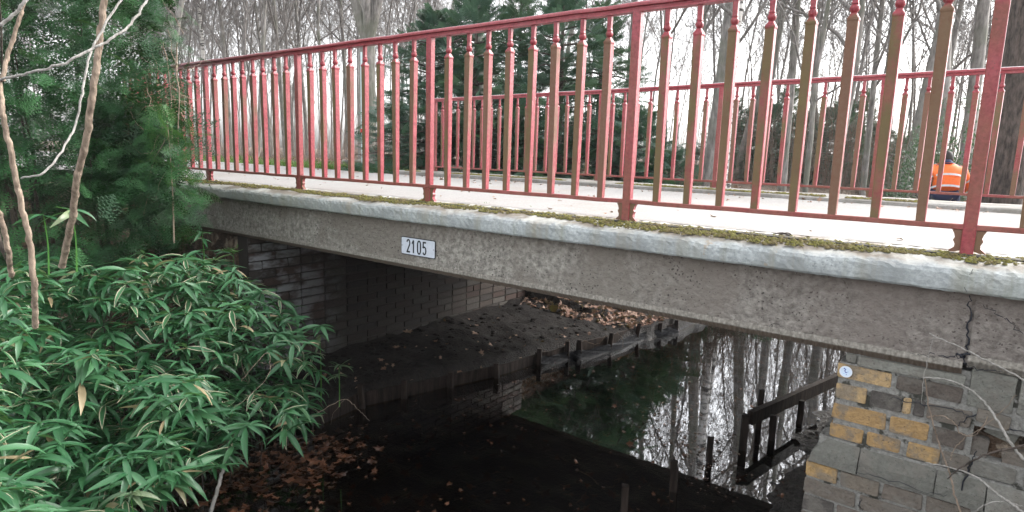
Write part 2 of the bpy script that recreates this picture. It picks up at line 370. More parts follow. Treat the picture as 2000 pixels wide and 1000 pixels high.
def height(x, y):
    x = np.asarray(x, float); y = np.asarray(y, float)
    dl = xl(y)-x; dr = x-xr(y)
    inside = np.minimum(-dl, -dr)                       # >0 inside the water
    land_top = np.where(y > 3.2, -.40*sstep(5.5, 9, y)*sstep(-6, 1, x)-.04, -.04)
    land_top = land_top+.05*gn(x, y, .5, 3)*sstep(4.5, 8, y)+.25*sstep(18, 60, y)
    land_top = np.where(y < -.2, -.12, land_top)
    # left bank
    under = (y > -.12) & (y < 3.86)
    L = np.where(dl < .06, -1.80+2.5*np.maximum(dl, 0), -1.64+np.maximum(dl-.06, 0)*.03)
    slopeL = np.where(y > 3.86, -1.64+np.maximum(dl-.15, 0)*.10+np.maximum(dl-1.6, 0)*1.3, -1.80+np.maximum(dl, 0)*.75)
    k = sstep(-.5, -.1, y)
    Lz = np.where(y > 3.86, slopeL, L*k+(slopeL*(1-k)))
    Lz = np.minimum(Lz, land_top)
    Lz = np.where(under & (x < .6), np.minimum(-.12, land_top), Lz)
    Rz = -1.83+np.maximum(dr, 0)*.20
    Rs = -1.80+np.maximum(dr, 0)*1.5
    kk = sstep(3.2, 4.2, y)
    Rz = np.where(y > 3.2, Rz*(1-kk)+Rs*kk, Rz)
    Rz = np.where((y < -.3), -1.83+np.maximum(dr, 0)*.25+np.maximum(dr-.6, 0)*.8, Rz)
    Rz = np.minimum(Rz, land_top)
    Rz = np.where((y > -.05) & (y < 3.5) & (x > 5.35), -.12, Rz)
    z = np.where(inside > 0, -1.80-np.minimum(inside*1.2, .13), np.where(dl > 0, Lz, Rz))
    rough = np.where(z < -1.0, .018, .01)
    return z+rough*(gn(x, y, 9, 5)+.6*gn(x, y, 21, 6))
def zg(x, y): return float(height(np.array([x]), np.array([y]))[0])
xs = np.concatenate([[-400, -200, -100, -60, -40, -28, -20, -14, -10, -7, -5], np.arange(-3.5, -.5, .25), np.arange(-.5, 6.6, .045), np.arange(6.7, 9, .3), [10, 12, 15, 20, 30, 45, 70, 120, 250, 400]])
ys = np.concatenate([[-300, -120, -50, -25, -15, -9, -6, -4.5, -3.6], np.arange(-3, 6, .045), np.arange(6.2, 12, .25), [13, 15, 18, 22, 28, 36, 50, 80, 130, 220, 400]])
X, Y = np.meshgrid(xs, ys, indexing='ij'); Z = height(X, Y)
V = np.stack([X, Y, Z], -1).reshape(-1, 3); ny = len(ys)
i = (np.arange(len(xs)-1)[:, None]*ny+np.arange(ny-1)[None]).ravel()
F = np.stack([i, i+ny, i+ny+1, i+1], -1)
tag(link('ground', npmesh('ground', V, F, M['ground'], True)), kind='structure')
wx, wy = np.meshgrid(np.linspace(-2, 7, 3), np.linspace(-12, 11, 3), indexing='ij')
V = np.stack([wx, wy, np.full_like(wx, WL)], -1).reshape(-1, 3)
tag(link('canal_water', npmesh('canal_water', V, np.array([[0, 3, 4, 1], [1, 4, 5, 2], [3, 6, 7, 4], [4, 7, 8, 5]]), M['water'])), kind='structure')
# path: the sheet across the bridge and along to both sides
px = np.concatenate([[-120, -60, -30, -18, -12, -9, -7, -5, -4, -3, -2], np.arange(-1, 9, .5), [10, 14, 20, 40]])
rows = []
for x_ in px:
    far = 2.86 if x_ > -1 else 2.86+min(.5, (-1-x_)*.12)+(-x_-10)*.02*(x_ < -10)
    near = .06 if x_ > -.6 else .06-min(.9, (-.6-x_)*.25)
    rows.append([(x_, near-.012, .0015)]+[(x_, near+(far-near)*t, .006) for t in (.01, .33, .66, 1)])
V = np.array(rows).reshape(-1, 3); i = (np.arange(len(px)-1)[:, None]*5+np.arange(4)[None]).ravel()
tag(link('path', npmesh('path', V, np.stack([i, i+5, i+6, i+1], -1), M['path'])), kind='structure')

# ------------------------------------------------------------ bridge
br = empty('bridge', (0, 0, 0), 0, 'low concrete slab bridge with pale coping and brick abutments over the dark canal', 'bridge')
b = MB(); b.box((-.9, -.05, -.42), (5.66, 3.48, -.0035)); b.box((5.67, -.05, -.42), (9, 3.48, -.0035)); b.build('deck_slab', plain('shade_dark_soffit_concrete', (.045, .04, .036), .95), br)  # concrete colour darkened to deepen the underside shade mirrored in the water
def grid_strip(prof, xs, dis=.0, seed=0):
    """sheet swept along x through profile points (y,z), with small random relief"""
    r = np.random.default_rng(seed); n = len(prof)
    V = []
    for x_ in xs:
        for (y_, z_) in prof: V.append((x_, y_, z_))
    V = np.array(V); V[:, 1] += r.normal(size=len(V))*dis; V[:, 2] += r.normal(size=len(V))*dis*.5
    i = (np.arange(len(xs)-1)[:, None]*n+np.arange(n-1)[None]).ravel()
    return V, np.stack([i, i+n, i+n+1, i+1], -1)
def beam(x0, x1, zb, name, seed):
    xs_ = np.arange(x0, x1+.001, .014)
    prof = [(-.05, -.118)]+[(-.12, z_) for z_ in np.linspace(-.118, zb+.055, 18)]
    V, F = grid_strip(prof, xs_, .0016, seed); F = F[:, ::-1]
    o = link(name, npmesh(name, V, F, M['fascia'], True), br)
    prof = [(-.119, zb+.0545), (-.1215, zb+.048), (-.1215, zb+.030), (-.092, zb), (-.02, zb)]
    V, F = grid_strip(prof, xs_, .0012, seed+1)
    link('chiselled_edge', npmesh('chiselled_edge', V, F[:, ::-1], M['chisel'], False), o)
    bb = MB(); bb.box((x0, -.115, zb+.05), (x1, -.052, -.121)); bb.build('beam_core', M['fascia'], o)
    return o
beam(-.8, 5.652, -.435, 'fascia_beam', 1)
beam(5.6522, 8.2, -.405, 'fascia_beam', 5)
def coping(x0, x1, seed):
    xs_ = np.arange(x0, x1+.001, .02); n = len(xs_)
    r = np.random.default_rng(seed)
    w = np.interp(xs_, np.linspace(x0, x1, 60), r.normal(size=60)*.005)
    prof = np.array([(.14, .002), (.05, .000), (-.06, -.012), (-.13, -.026), (-.168, -.034), (-.184, -.042), (-.190, -.056), (-.190, -.075), (-.189, -.095), (-.186, -.113), (-.178, -.122), (-.155, -.125), (-.10, -.127)])
    V = []
    for a, x_ in enumerate(xs_):
        for q, (y_, z_) in enumerate(prof):
            e = r.normal(size=2)*(.0017 if 3 < q < 7 else .0010)
            V.append((x_, y_+e[0]+(w[a] if q > 3 else 0), z_+e[1]-(abs(w[a])*.8 if 3 < q < 7 else 0)))
    V = np.array(V); k = len(prof)
    i = (np.arange(n-1)[:, None]*k+np.arange(k-1)[None]).ravel(); F = np.stack([i, i+1, i+k+1, i+k], -1)
    me = npmesh('coping', V, [F, np.array([list(range(k))]), np.array([[(n-1)*k+j for j in range(k)][::-1]])], M['coping'], False)
    return link('coping', me, br)
coping(-.8, 8.2, 3)
# far coping, slightly raised and turned with the far railing
SLP = -.0713
def farY(x): return 3.402+SLP*(x-2.8)
b = MB()
xs_ = np.arange(-1.2, 9.01, .25)
yb = [2.93+.0*x_ for x_ in xs_]
prof0 = [(0, -.10), (0, .030), (.012, .040), (.55, .045), (.56, -.10)]
rings = [np.array([(x_, farY(x_)-.43+a, z_) for a, z_ in prof0])+NR.normal(size=(5, 3))*[0, .003, .002] for x_ in xs_]
b.rings(rings); b.build('far_coping', M['concrete'], br)
b = MB(); b.box((-.9, 3.485, -.43), (8.2, 3.60, -.11)); b.build('far_fascia_beam', plain('shade_toned_far_beam', (.11, .10, .09), .95), br)  # beam colour darkened to dim its lit strip in the water reflection

# brick laying
YEL = [(.46, .30, .13), (.42, .27, .12), (.50, .35, .18), (.38, .25, .11)]
GRY = [(.12, .10, .085), (.17, .145, .12), (.09, .08, .072), (.20, .17, .135), (.15, .11, .09)]
STN = [(.24, .24, .21), (.20, .20, .175), (.27, .265, .235)]
def brick(b, x0, x1, z0, z1, yf, depth, col, rng, tilt=0., bv=.007, shift=(0, 0)):
    """brick on a wall facing -y: chamfered face, slightly irregular"""
    dx = rng.uniform(-.0025, .0025, 4); dz = rng.uniform(-.002, .002, 4); yo = yf+rng.uniform(-.004, .003)
    back = [(x0, z0), (x1, z0), (x1, z1), (x0, z1)]
    cx_, cz_ = (x0+x1)/2, (z0+z1)/2
    def ring(ins, yy):
        pts = []
        for q, (a, c) in enumerate(back):
            sx, sz = (1 if a < cx_ else -1), (1 if c < cz_ else -1)
            for w_ in ((.25, 1), (1, .25)) if q % 2 == 0 else ((1, .25), (.25, 1)):
                xx_, zz_ = a+sx*(ins*w_[0]*1.0+bv*(w_[0] > .5)*.6)+dx[q], c+sz*(ins*w_[1]+bv*(w_[1] > .5)*.6)+dz[q]
                ddx, ddz = xx_-cx_, zz_-cz_
                pts.append((cx_+ddx*math.cos(tilt)-ddz*math.sin(tilt)+shift[0], yy, cz_+ddx*math.sin(tilt)+ddz*math.cos(tilt)+shift[1]))
        return np.array(pts)
    b.rings([ring(0, yo+depth), ring(0, yo+bv*.7), ring(bv*.9, yo)], True, col)
rg = np.random.default_rng(21)
ra = link('abutment', npmesh('abutment', [(0, 0, 0), (.001, 0, 0), (0, .001, 0)], np.array([[0, 1, 2]]), M['mortar']), br) if False else None
b = MB()
# mortar core with a hollow where bricks have fallen out
def core(x0, x1, z0, z1, y0, y1=.6): b.box((x0, y0, z0), (x1, y1, z1))
core(5.262, 8.0, -.475, -.42, -.088); core(5.243, 5.70, -.80, -.4765, -.094); core(5.70, 5.86, -.615, -.4765, -.0935); core(5.70, 5.86, -.80, -.73, -.0936)
core(5.86, 8.0, -.80, -.4766, -.094); core(5.7005, 5.8595, -.729, -.616, -.01)
core(5.20, 8.0, -.915, -.801, -.105); core(5.172, 8.0, -2.1, -.9155, -.124)
core(5.27, 5.60, -.42, -2.1, .60, 3.45)
ab = b.build('abutment', M['mortar'], br)
tag(ab, 'yellow and grey brick abutment with a broken hollow')
b = MB()
def stone(x0, x1, z0, z1, yf, col, **k): brick(b, x0, x1, z0, z1, yf, .08, col, rg, **k)
stone(5.262, 5.300, -.474, -.437, -.101, STN[1]); stone(5.304, 5.655, -.476, -.437, -.104, STN[0]); stone(5.668, 5.80, -.512, -.407, -.100, STN[1], tilt=-.02); stone(5.81, 6.1, -.50, -.407, -.10, STN[2])
Y_, G_ = 'Y', 'G'
rows_ = [(-.544, -.484, [(5.238, 5.429, Y_), (5.443, 5.532, G_), (5.540, 5.652, G_), (5.668, 5.80, 'S'), (5.812, 5.95, 'S')]),
         (-.630, -.566, [(5.238, 5.351, Y_), (5.364, 5.470, G_), (5.474, 5.502, Y_), (5.51, 5.545, G_), (5.55, 5.69, G_), (5.87, 6.0, G_)]),
         (-.717, -.652, [(5.236, 5.427, Y_), (5.442, 5.568, Y_), (5.58, 5.68, G_), (5.88, 6.05, 'S')]),
         (-.797, -.738, [(5.234, 5.355, Y_), (5.369, 5.486, Y_), (5.508, 5.610, Y_), (5.622, 5.70, G_), (5.71, 5.84, 'S'), (5.86, 6.05, G_)])]
for z0, z1, bs in rows_:
    for x0, x1, k in bs:
        col = {'Y': YEL, 'G': GRY, 'S': STN}[k][rg.integers(3)]
        stone(x0, x1, z0, z1, -.100, tuple(c*(1 if k != 'S' else .8) for c in col), tilt=rg.uniform(-.012, .012))
# loose tilted bricks round the hollow
stone(5.70, 5.80, -.600, -.548, -.108, GRY[3], tilt=-.12); stone(5.735, 5.83, -.655, -.61, -.06, STN[1], tilt=-.30); stone(5.79, 5.87, -.735, -.68, -.085, GRY[1], tilt=.22); stone(5.69, 5.75, -.735, -.66, -.085, GRY[0], tilt=-.1)
# sloping shoulder stones
def shoulder(x0, x1, col):
    e = .006
    f = [np.array([(x0, -.103, -.805), (x1, -.103, -.805), (x1, -.02, -.805), (x0, -.02, -.805)]),
         np.array([(x0-(.05 if x0 < 5.25 else 0), -.132, -.862), (x1, -.132, -.862), (x1, -.02, -.862), (x0-(.05 if x0 < 5.25 else 0), -.02, -.862)]),
         np.array([(x0-(.064 if x0 < 5.25 else 0), -.137, -.912), (x1, -.137, -.912), (x1, -.02, -.912), (x0-(.064 if x0 < 5.25 else 0), -.02, -.912)])]
    b.rings([r_+rg.normal(size=r_.shape)*.0015 for r_ in f], True, col)
for x0, x1, q in [(5.236, 5.352, 1), (5.356, 5.606, 0), (5.611, 5.76, 1), (5.765, 5.98, 2), (5.985, 6.2, 0)]: shoulder(x0, x1, tuple(c*(.85 if q else .66) for c in STN[q]))
z1 = -.919; first = True
row = 0
while z1 > -2.0:
    x0 = 5.168 + (0 if row % 2 else 0); L = .13 if row % 2 == 0 else .205
    while x0 < 6.6:
        col = YEL[0] if (row == 0 and x0 < 5.2) else GRY[rg.integers(5)]
        stone(x0, x0+L-.013, z1-.063, z1, -.130, col, tilt=rg.uniform(-.01, .01)); x0 += L; L = [.13, .16, .25][rg.integers(3)] if row % 2 else [.13, .15, .145][rg.integers(3)]
    z1 -= .0745; row += 1
b.build('brickwork', M['brick'], ab, cols=True)

# left abutment, its long inner face turned to the water (+x) and the short front
b = MB(); b.box((.25, -.08, -2.1), (.738, 3.852, -.425)); la = b.build('abutment', plain('shade_dark_mortar', (.035, .030, .026), .95), br); tag(la, 'long dark brick abutment in the shade under the slab')  # mortar colour darkened, the shade under the slab put into it
bm_ = MB(); z1 = -.43; row = 0
def brick_x(y0, y1, z0, z1, xf, col):
    t_ = MB(); brick(t_, y0, y1, z0, z1, 0, .07, col, rg, bv=.008)
    V = t_.V[0]; W = np.stack([xf-V[:, 1], V[:, 0], V[:, 2]], -1)
    bm_.add(W, [tuple(f) for k in t_.F.values() for f in k], col)
while z1 > -2.0:
    y0 = -.075+(0 if row % 2 else -.0); L = .25 if row % 2 == 0 else .125
    end = 3.862+(.05 if z1 < -1.60 else 0)
    while y0 < end-.05:
        L2 = min(L, end-y0)
        cc = np.array([(.13, .10, .085), (.10, .085, .075), (.15, .12, .10), (.17, .15, .13), (.12, .08, .065)][rg.integers(5)])*(.16+.55*sstep(1.8, 3.6, y0)+.35*(1-sstep(.2,.9,y0)))  # painted shade: bricks darkest mid-wall, lighter towards both open ends
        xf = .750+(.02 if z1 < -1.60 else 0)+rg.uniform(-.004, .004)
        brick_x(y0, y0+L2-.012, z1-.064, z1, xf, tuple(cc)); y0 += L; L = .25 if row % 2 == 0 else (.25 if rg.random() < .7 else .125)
    z1 -= .0765; row += 1
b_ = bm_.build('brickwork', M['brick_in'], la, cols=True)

# ------------------------------------------------------------ railings
S = 1.4; PIT = S/9
def sq(hx, hy, z, ch=.003):
    return np.array([(hx-ch, -hy, z), (hx, -hy+ch, z), (hx, hy-ch, z), (hx-ch, hy, z), (-hx+ch, hy, z), (-hx, hy-ch, z), (-hx, -hy+ch, z), (-hx+ch, -hy, z)])
def baluster_mesh():
    b = MB()
    b.rings([sq(.0155, .0155, .102), sq(.0165, .0165, .20), sq(.0195, .0195, .862), sq(.0215, .0215, .868), sq(.0215, .0215, .874), sq(.013, .013, .889), sq(.011, .011, .894, .002)])
    r = []
    for a in np.linspace(-1.25, 1.25, 9): r.append(np.array([(.0185*math.cos(a)*math.cos(t), .0185*math.cos(a)*math.sin(t), .912+.0195*math.sin(a)) for t in np.arange(12)*math.pi/6]))
    b.rings(r)
    b.rings([sq(.0125, .0125, .929), sq(.0105, .0105, .938), sq(.012, .012, .9985)])
    V = np.concatenate(b.V); return npmesh('baluster', V, [np.array(f) for f in b.F.values()], M['paint'], False)
BAL = baluster_mesh(); BALF = BAL.copy(); BALF.name = 'far_baluster'; BALF.materials[0] = M['far_paint']
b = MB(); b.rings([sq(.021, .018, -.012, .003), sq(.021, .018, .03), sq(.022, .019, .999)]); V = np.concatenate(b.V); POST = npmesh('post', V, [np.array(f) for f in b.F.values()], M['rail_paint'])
BRKS = []
for s_ in (-1, 1):
    b = MB(); q = [(.0215, .083), (.052, .083), (.045, .070), (.041, .055), (.046, .045), (.039, .030), (.040, .018), (.054, .006), (.056, .000), (.036, .001), (.0215, .008)]
    b.prism([(s_*a, c) for a, c in q][::s_], 'y', -.011, .011)
    V = np.concatenate(b.V); BRKS.append(npmesh('bracket', V, [np.array(f) for f in b.F.values()], M['paint']))
b = MB()
b.box((-.012, -.012, -.03), (.012, .012, -.012)); b.rings([np.array([(.021*math.cos(t), .021*math.sin(t), z_) for t in np.arange(8)*math.pi/4]) for z_ in (-.032, -.022)])
V = np.concatenate(b.V); ANC = npmesh('anchor', V, [np.array(f) for f in b.F.values()], M['steel'])
def rail_prof(P): return P
HR = [(-.020, .998), (.020, .998), (.020, 1.008), (.016, 1.012), (.016, 1.018), (.030, 1.022), (.030, 1.032), (.022, 1.041), (.008, 1.045), (-.008, 1.045), (-.022, 1.041), (-.030, 1.032), (-.030, 1.022), (-.016, 1.018), (-.016, 1.012), (-.020, 1.008)]
def railing(loc, rz, x0, x1, posts, label, scroll=False):
    r = empty('railing', loc, rz, label, 'railing')
    xs_ = np.arange(x0, x1+.01, .175); wob = NR.normal(size=(len(xs_), 2))*.0012
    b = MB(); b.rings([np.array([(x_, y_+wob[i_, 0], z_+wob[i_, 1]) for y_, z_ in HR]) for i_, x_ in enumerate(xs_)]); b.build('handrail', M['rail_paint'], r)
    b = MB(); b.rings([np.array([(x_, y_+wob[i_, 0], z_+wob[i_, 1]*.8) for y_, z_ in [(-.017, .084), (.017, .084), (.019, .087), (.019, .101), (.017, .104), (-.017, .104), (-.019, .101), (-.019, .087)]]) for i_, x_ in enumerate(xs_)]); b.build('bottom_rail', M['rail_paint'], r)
    for i_ in posts:
        p_ = link('post', POST, r, (i_*S, 0, 0)); link('bracket', BRKS[0], p_); link('bracket', BRKS[1], p_); link('anchor', ANC, p_)
    n0 = math.ceil((x0+.03)/PIT); n1 = int((x1-.03)/PIT)
    for k in range(n0, n1+1):
        if k % 9 == 0: continue
        o = link('baluster', BALF if scroll else BAL, r, (k*PIT+NR.normal()*.0012, 0, 0)); o.rotation_euler = (NR.normal()*.003, NR.normal()*.003, (k % 4)*math.pi/2*0)
    if scroll:
        def spiral(c, r0, r1, a0, a1, n=22): 
            a = np.linspace(a0, a1, n); rr = np.linspace(r0, r1, n); return np.stack([c[0]+rr*np.cos(a), np.zeros(n), c[1]+rr*np.sin(a)], -1)
        s1 = spiral((-.075, .86), .006, .06, 0, 4.4*math.pi/1.0)
        P = np.vstack([s1, [(-.06, 0, .74), (-.035, 0, .66), (-.02, 0, .56)]])
        V, F = tube_np(P, np.full(len(P), .009), 6); b = MB(); b.addnp(V, F); b.build('scroll', M['paint'], r)
    return r
railing((0, 0, 0), 0, -1.75, 7.6, range(-1, 6), 'near red cast-iron railing with algae on the mossy coping edge')
r2 = railing((-.7847, farY(-.7847), .0127), math.atan(SLP), 0, 8.6, range(0, 7), 'far red railing across the path, smaller in view, with a scroll at its left end', True)

# ------------------------------------------------------------ number plate and sticker
def stroke(b, P, w, y0, y1, ox, oz, sx, sz):
    P = [np.array(p, float) for p in P]
    n = len(P); Ls = []; Rs = []
    for i_ in range(n):
        d = (P[min(i_+1, n-1)]-P[max(i_-1, 0)]); d /= np.linalg.norm(d)+1e-9; nn_ = np.array([-d[1], d[0]])
        Ls.append(P[i_]*[sx, sz]+nn_*w/2); Rs.append(P[i_]*[sx, sz]-nn_*w/2)
    r = [np.array([(ox+Ls[k][0], y0, oz+Ls[k][1]), (ox+Rs[k][0], y0, oz+Rs[k][1]), (ox+Rs[k][0], y1, oz+Rs[k][1]), (ox+Ls[k][0], y1, oz+Ls[k][1])]) for k in range(n)]
    b.rings(r)
def arc(cx_, cz_, rx, rz, a0, a1, n=10): return [(cx_+rx*math.cos(R_(a)), cz_+rz*math.sin(R_(a))) for a in np.linspace(a0, a1, n)]
c0 = aty(784, 479, -.127); c1 = aty(850.5, 487.5, -.127)
pc = (c0+c1)/2; PW = (c1[0]-c0[0])
PH = aty(784, 462, -.127)[2]-aty(784, 496.5, -.127)[2]
pl = empty('number_plate', (pc[0], -.1265, pc[2]), 0, 'white enamel plate reading 2105 on the concrete face of the bridge', 'sign')
def rrect(w, h, r, n=4):
    o = []
    for (sx, sz, a) in ((1, -1, -90), (1, 1, 0), (-1, 1, 90), (-1, -1, 180)):
        for t_ in np.linspace(0, 90, n+1): o.append((sx*(w/2-r)+r*math.cos(R_(a+t_)), sz*(h/2-r)+r*math.sin(R_(a+t_))))
    return o
b = MB(); b.prism(rrect(PW, PH, .010), 'y', -.001, .001); b.build('backing', M['black'], pl)
b = MB(); b.prism(rrect(PW-.010, PH-.010, .007), 'y', -.0035, -.0012); b.build('panel', M['plate'], pl)
dg = {'2': [arc(.5, .74, .42, .26, 165, -20, 12)+[(.06, .0)], [(.0, .045), (.98, .045)]],
      '1': [[(.12, .72), (.58, 1.0)], [(.58, 1.0), (.58, 0)]],
      '0': [arc(.5, .72, .42, .28, 0, 180, 12)+arc(.5, .28, .42, .28, 180, 360, 12)+[(.92, .72)]],
      '5': [[(.92, .955), (.14, .955)], [(.16, .98), (.10, .50)], arc(.46, .31, .42, .29, 130, -150, 14)]}
dw, dh = .031, PH*.70
for k, ch in enumerate('2105'):
    b = MB()
    for P in dg[ch]: stroke(b, P,   .0100, -.0048, -.0036, -.098+k*.0475+(.004 if ch == '1' else 0)*-1, -dh/2, dw, dh)
    o = b.build('digit', M['black'], pl); o.scale = (PW/.30, 1, 1)
for s_ in (-1, 1):
    b = MB(); b.rings([np.array([(s_*(PW/2-.012)+.004*math.cos(t), y_, .004*math.sin(t)) for t in np.arange(8)*math.pi/4]) for y_ in (-.006, -.0035)])
    b.build('screw', M['steel'], pl)
sp_ = aty(1652, 726, -.106)
st_ = empty('sticker', tuple(sp_), 0, 'small round white and blue sticker on the top yellow brick', 'sticker')
def disc(b, r, y0, y1, ox=0, oz=0, n=24): b.rings([np.array([(ox+r*math.cos(t), y_, oz+r*math.sin(t)) for t in np.arange(n)*2*math.pi/n]) for y_ in (y0, y1)])
b = MB(); disc(b, .0235, -.0008, .0008); b.build('disc', M['sticker'], st_)
b = MB(); disc(b, .0185, -.0012, -.0009); b.build('disc_centre', plain('sticker_ice', (.62, .74, .88), .4), st_)
b = MB(); stroke(b, [(-.005, .012), (-.001, .010), (-.004, .003), (.000, -.003), (.006, -.002)], .0034, -.0016, -.0013, 0, 0, 1, 1); disc(b, .0028, -.0017, -.0013, -.006, .0125, 8); disc(b, .0026, -.0017, -.0013, .003, -.010, 3); b.build('emblem', M['blue'], st_)
b = MB(); stroke(b, [(-.010, -.007), (-.006, -.009), (.0, -.008)], .002, -.0016, -.0013, 0, 0, 1, 1); stroke(b, [(.006, .001), (.010, .002)], .003, -.0016, -.0013, 0, 0, 1, 1); b.build('emblem_shade', M['blue2'], st_)

# ------------------------------------------------------------ bank revetments
def stake(x_, y_, top, w=.045, lean=(0, 0), label='', rz=.3, group='stakes along the canal'):
    b = MB(); zb_ = -2.1; rg2 = np.random.default_rng(int(abs(x_*1000+y_*77)))
    rings = []
    for t_ in np.linspace(0, 1, 6):
        z_ = zb_+(top-zb_)*t_; s_ = w/2*(1-.08*t_)
        base = sq(s_, s_*.9, z_, .004)+rg2.normal(size=(8, 3))*[.0015, .0015, .003]
        c_, n_ = math.cos(rz), math.sin(rz); bx = base.copy()
        bx[:, 0] = x_+base[:, 0]*c_-base[:, 1]*n_+lean[0]*(z_-WL); bx[:, 1] = y_+base[:, 0]*n_+base[:, 1]*c_+lean[1]*(z_-WL); rings.append(bx)
    b.rings(rings); o = b.build('timber_stake', M['timber'])
    o.data.transform(Matrix.Translation((-x_, -y_, -WL))); o.location = (x_, y_, WL)
    return tag(o, label, 'stake', group)
LS = [(1320, 650), (1287, 655), (1242, 664), (1190, 684), (1132, 697), (1107, 700), (1052, 712), (970, 738), (880, 757), (790, 778), (708, 797), (625, 835)]
LT = [.16, .16, .20, .20, .19, .19, .17, .15, .15, .16, .20, .2]
LD = ['farthest left-bank stake, just under the edge of the slab', 'second farthest left-bank stake beside shiny black plastic', 'stout left-bank stake in front of the leaf-covered slope', 'left-bank stake beside the pale twig on the sheeting',
      'front one of the two left-bank stakes standing close together', 'rear one of the two left-bank stakes standing close together', 'left-bank stake at the end of the curved board', 'left-bank stake below the scrap of pale leaves', 'left-bank stake between two dark boards in deep shade', 'left-bank stake in the darkest part under the bridge', 'left-bank stake at the end of the short glossy board', 'nearest left-bank stake beside the bamboo']
LP = []
for (u, v), h_, l in zip(LS, LT, LD):
    q = atz(u, v, WL); LP.append(q); stake(q[0], q[1], WL+h_, .05, (NR.normal()*.05, NR.normal()*.04), l, .4)
def board(a, b_, z0, z1, th, label, bend=.0, group='boards of the canal edging'):
    a = np.array(a, float); b_ = np.array(b_, float); d = b_-a; L = np.linalg.norm(d[:2]); n_ = np.array([-d[1], d[0]])/L
    rings = []
    for t_ in np.linspace(0, 1, 7):
        p = a[:2]+d[:2]*t_+n_*bend*math.sin(math.pi*t_); dz = (a[2]+d[2]*t_)
        e = NR.normal()*.002
        rings.append(np.array([(p[0]-n_[0]*th/2, p[1]-n_[1]*th/2, dz+z0), (p[0]+n_[0]*th/2, p[1]+n_[1]*th/2, dz+z0), (p[0]+n_[0]*th/2, p[1]+n_[1]*th/2, dz+z1+e), (p[0]-n_[0]*th/2, p[1]-n_[1]*th/2, dz+z1+e)]))
    m = MB(); m.rings(rings); o = m.build('edging_board', M['timber'])
    o.data.transform(Matrix.Translation((-a[0], -a[1], -a[2]))); o.location = tuple(a)
    return tag(o, label, 'board', group)
def lp(i_, off=-.04): q = LP[i_]; return (q[0]+off, q[1], WL)
BL = [(0, 1, .0, .10), (1, 2, -.02, .135), (2, 3, -.02, .15), (3, 4, -.02, .15), (5, 6, -.02, .12), (6, 7, -.02, .10), (7, 8, -.02, .11), (8, 9, -.02, .11), (9, 10, -.02, .12), (10, 11, -.02, .12)]
BD = ['low farthest edging board behind the two last left stakes', 'greyish edging board at the foot of the leaf slope', 'long pale-topped edging board below the brown leaves', 'edging board behind the drooping twig', 'sagging edging board with curved top at the mud bank', 'sunken edging board below the bare mud', 'straight edging board below the wet leaf scraps', 'edging board in deep shade under the slab', 'glossy edging board catching a streak of light', 'edging board nearest the bamboo, half in leaves']
for (i_, j_, z0, z1), l in zip(BL, BD): board(lp(i_), lp(j_), z0, z1, .02, l, bend=(.03 if i_ == 5 else .0))
# black sheeting
P = np.array([lp(k, .028) for k in (0, 1, 2, 3, 4, 5, 6)])[::-1]; Q = smoothpath(P, 14); n = len(Q); V = []
for a in range(n):
    for q in range(8):
        t_ = q/7; V.append((Q[a][0]+.012*math.sin(a*.25+q*.5)*(1-t_)+.006*math.sin(a*.9+q*2.4)-.01*t_+.02*(1-t_), Q[a][1], WL-.03+.11*t_+.008*math.sin(a*.5+q*1.1)))
i = (np.arange(n-1)[:, None]*8+np.arange(7)[None]).ravel()
o = link('plastic_sheet', npmesh('plastic_sheet', np.array(V), np.stack([i, i+8, i+9, i+1], -1), M['plastic'], True)); tag(o, 'crumpled shiny black plastic sheeting along the left edging boards', 'plastic sheet')
# right side, broken
board((4.405, 1.74, -1.555), (4.715, 3.35, -1.60), -.055, .045, .045, 'long dark plank standing clear of the water on the right', group='boards of the canal edging')
stake(4.385, 1.70, -1.53, .055, (.0, .0), 'thick round-topped stake at the near end of the long plank', .2)
stake(4.50, 2.02, -1.60, .05, (.0, -.04), 'stake under the middle of the long plank', .2); stake(4.585, 2.50, -1.60, .05, (0, 0), 'stake under the far end of the long plank by the mud', .2)
stake(4.36, 2.15, -1.47, .04, (0, 0), 'thin stake poking up behind the long plank', .5); stake(4.27, 1.33, -1.62, .042, (-.05, .1), 'tilted stake standing alone in the bright water', .5)
stake(4.235, .80, -1.60, .05, (-.06, .02), 'square-cut brownish stake rising from the water', .4); stake(4.15, .28, -1.575, .045, (0, 0), 'pale stub of a stake at the lower edge of the view', .6)
# ------------------------------------------------------------ leaves
def leaf_mesh():
    a = np.array([0, .5, 1.0, 1.5, 2.1, 2.9, math.pi, 3.4, 4.2, 4.8, 5.3, 5.8]); r = np.array([1., .45, .9, .4, .8, .5, .9, .5, .8, .4, .9, .45])
    V = np.stack([r*np.cos(a), r*np.sin(a)*.8, .22*np.cos(2*a)*r], -1); V = np.vstack([V, [(0, 0, 0)]]); n = len(a)
    return V*.5, np.array([[i_, (i_+1) % n, n] for i_ in range(n)])
LV, LF = leaf_mesh()
def leaves(name, P, size, mat, label, up=.35, lift=.008, rng=NR, svar=.35):
    n = len(P); D = np.stack([rng.normal(size=n), rng.normal(size=n), rng.normal(size=n)*up], -1); B = frames(D, rng.normal(size=n)*up)
    S_ = size*np.exp(rng.normal(size=n)*svar); V, F = scatter(LV, LF, np.asarray(P)+[0, 0, lift], B, S_)
    o = link(name, npmesh(name, V, F, mat, False, {'rnd': np.repeat(rng.random(n), len(LV))}))
    return tag(o, label, 'leaves', kind='stuff')
def on_ground(xy): xy = np.asarray(xy); return np.stack([xy[:, 0], xy[:, 1], height(xy[:, 0], xy[:, 1])], -1)
xy = np.stack([NR.uniform(.2, 2.62, 2600), NR.uniform(3.5, 6.2, 2600)], -1)
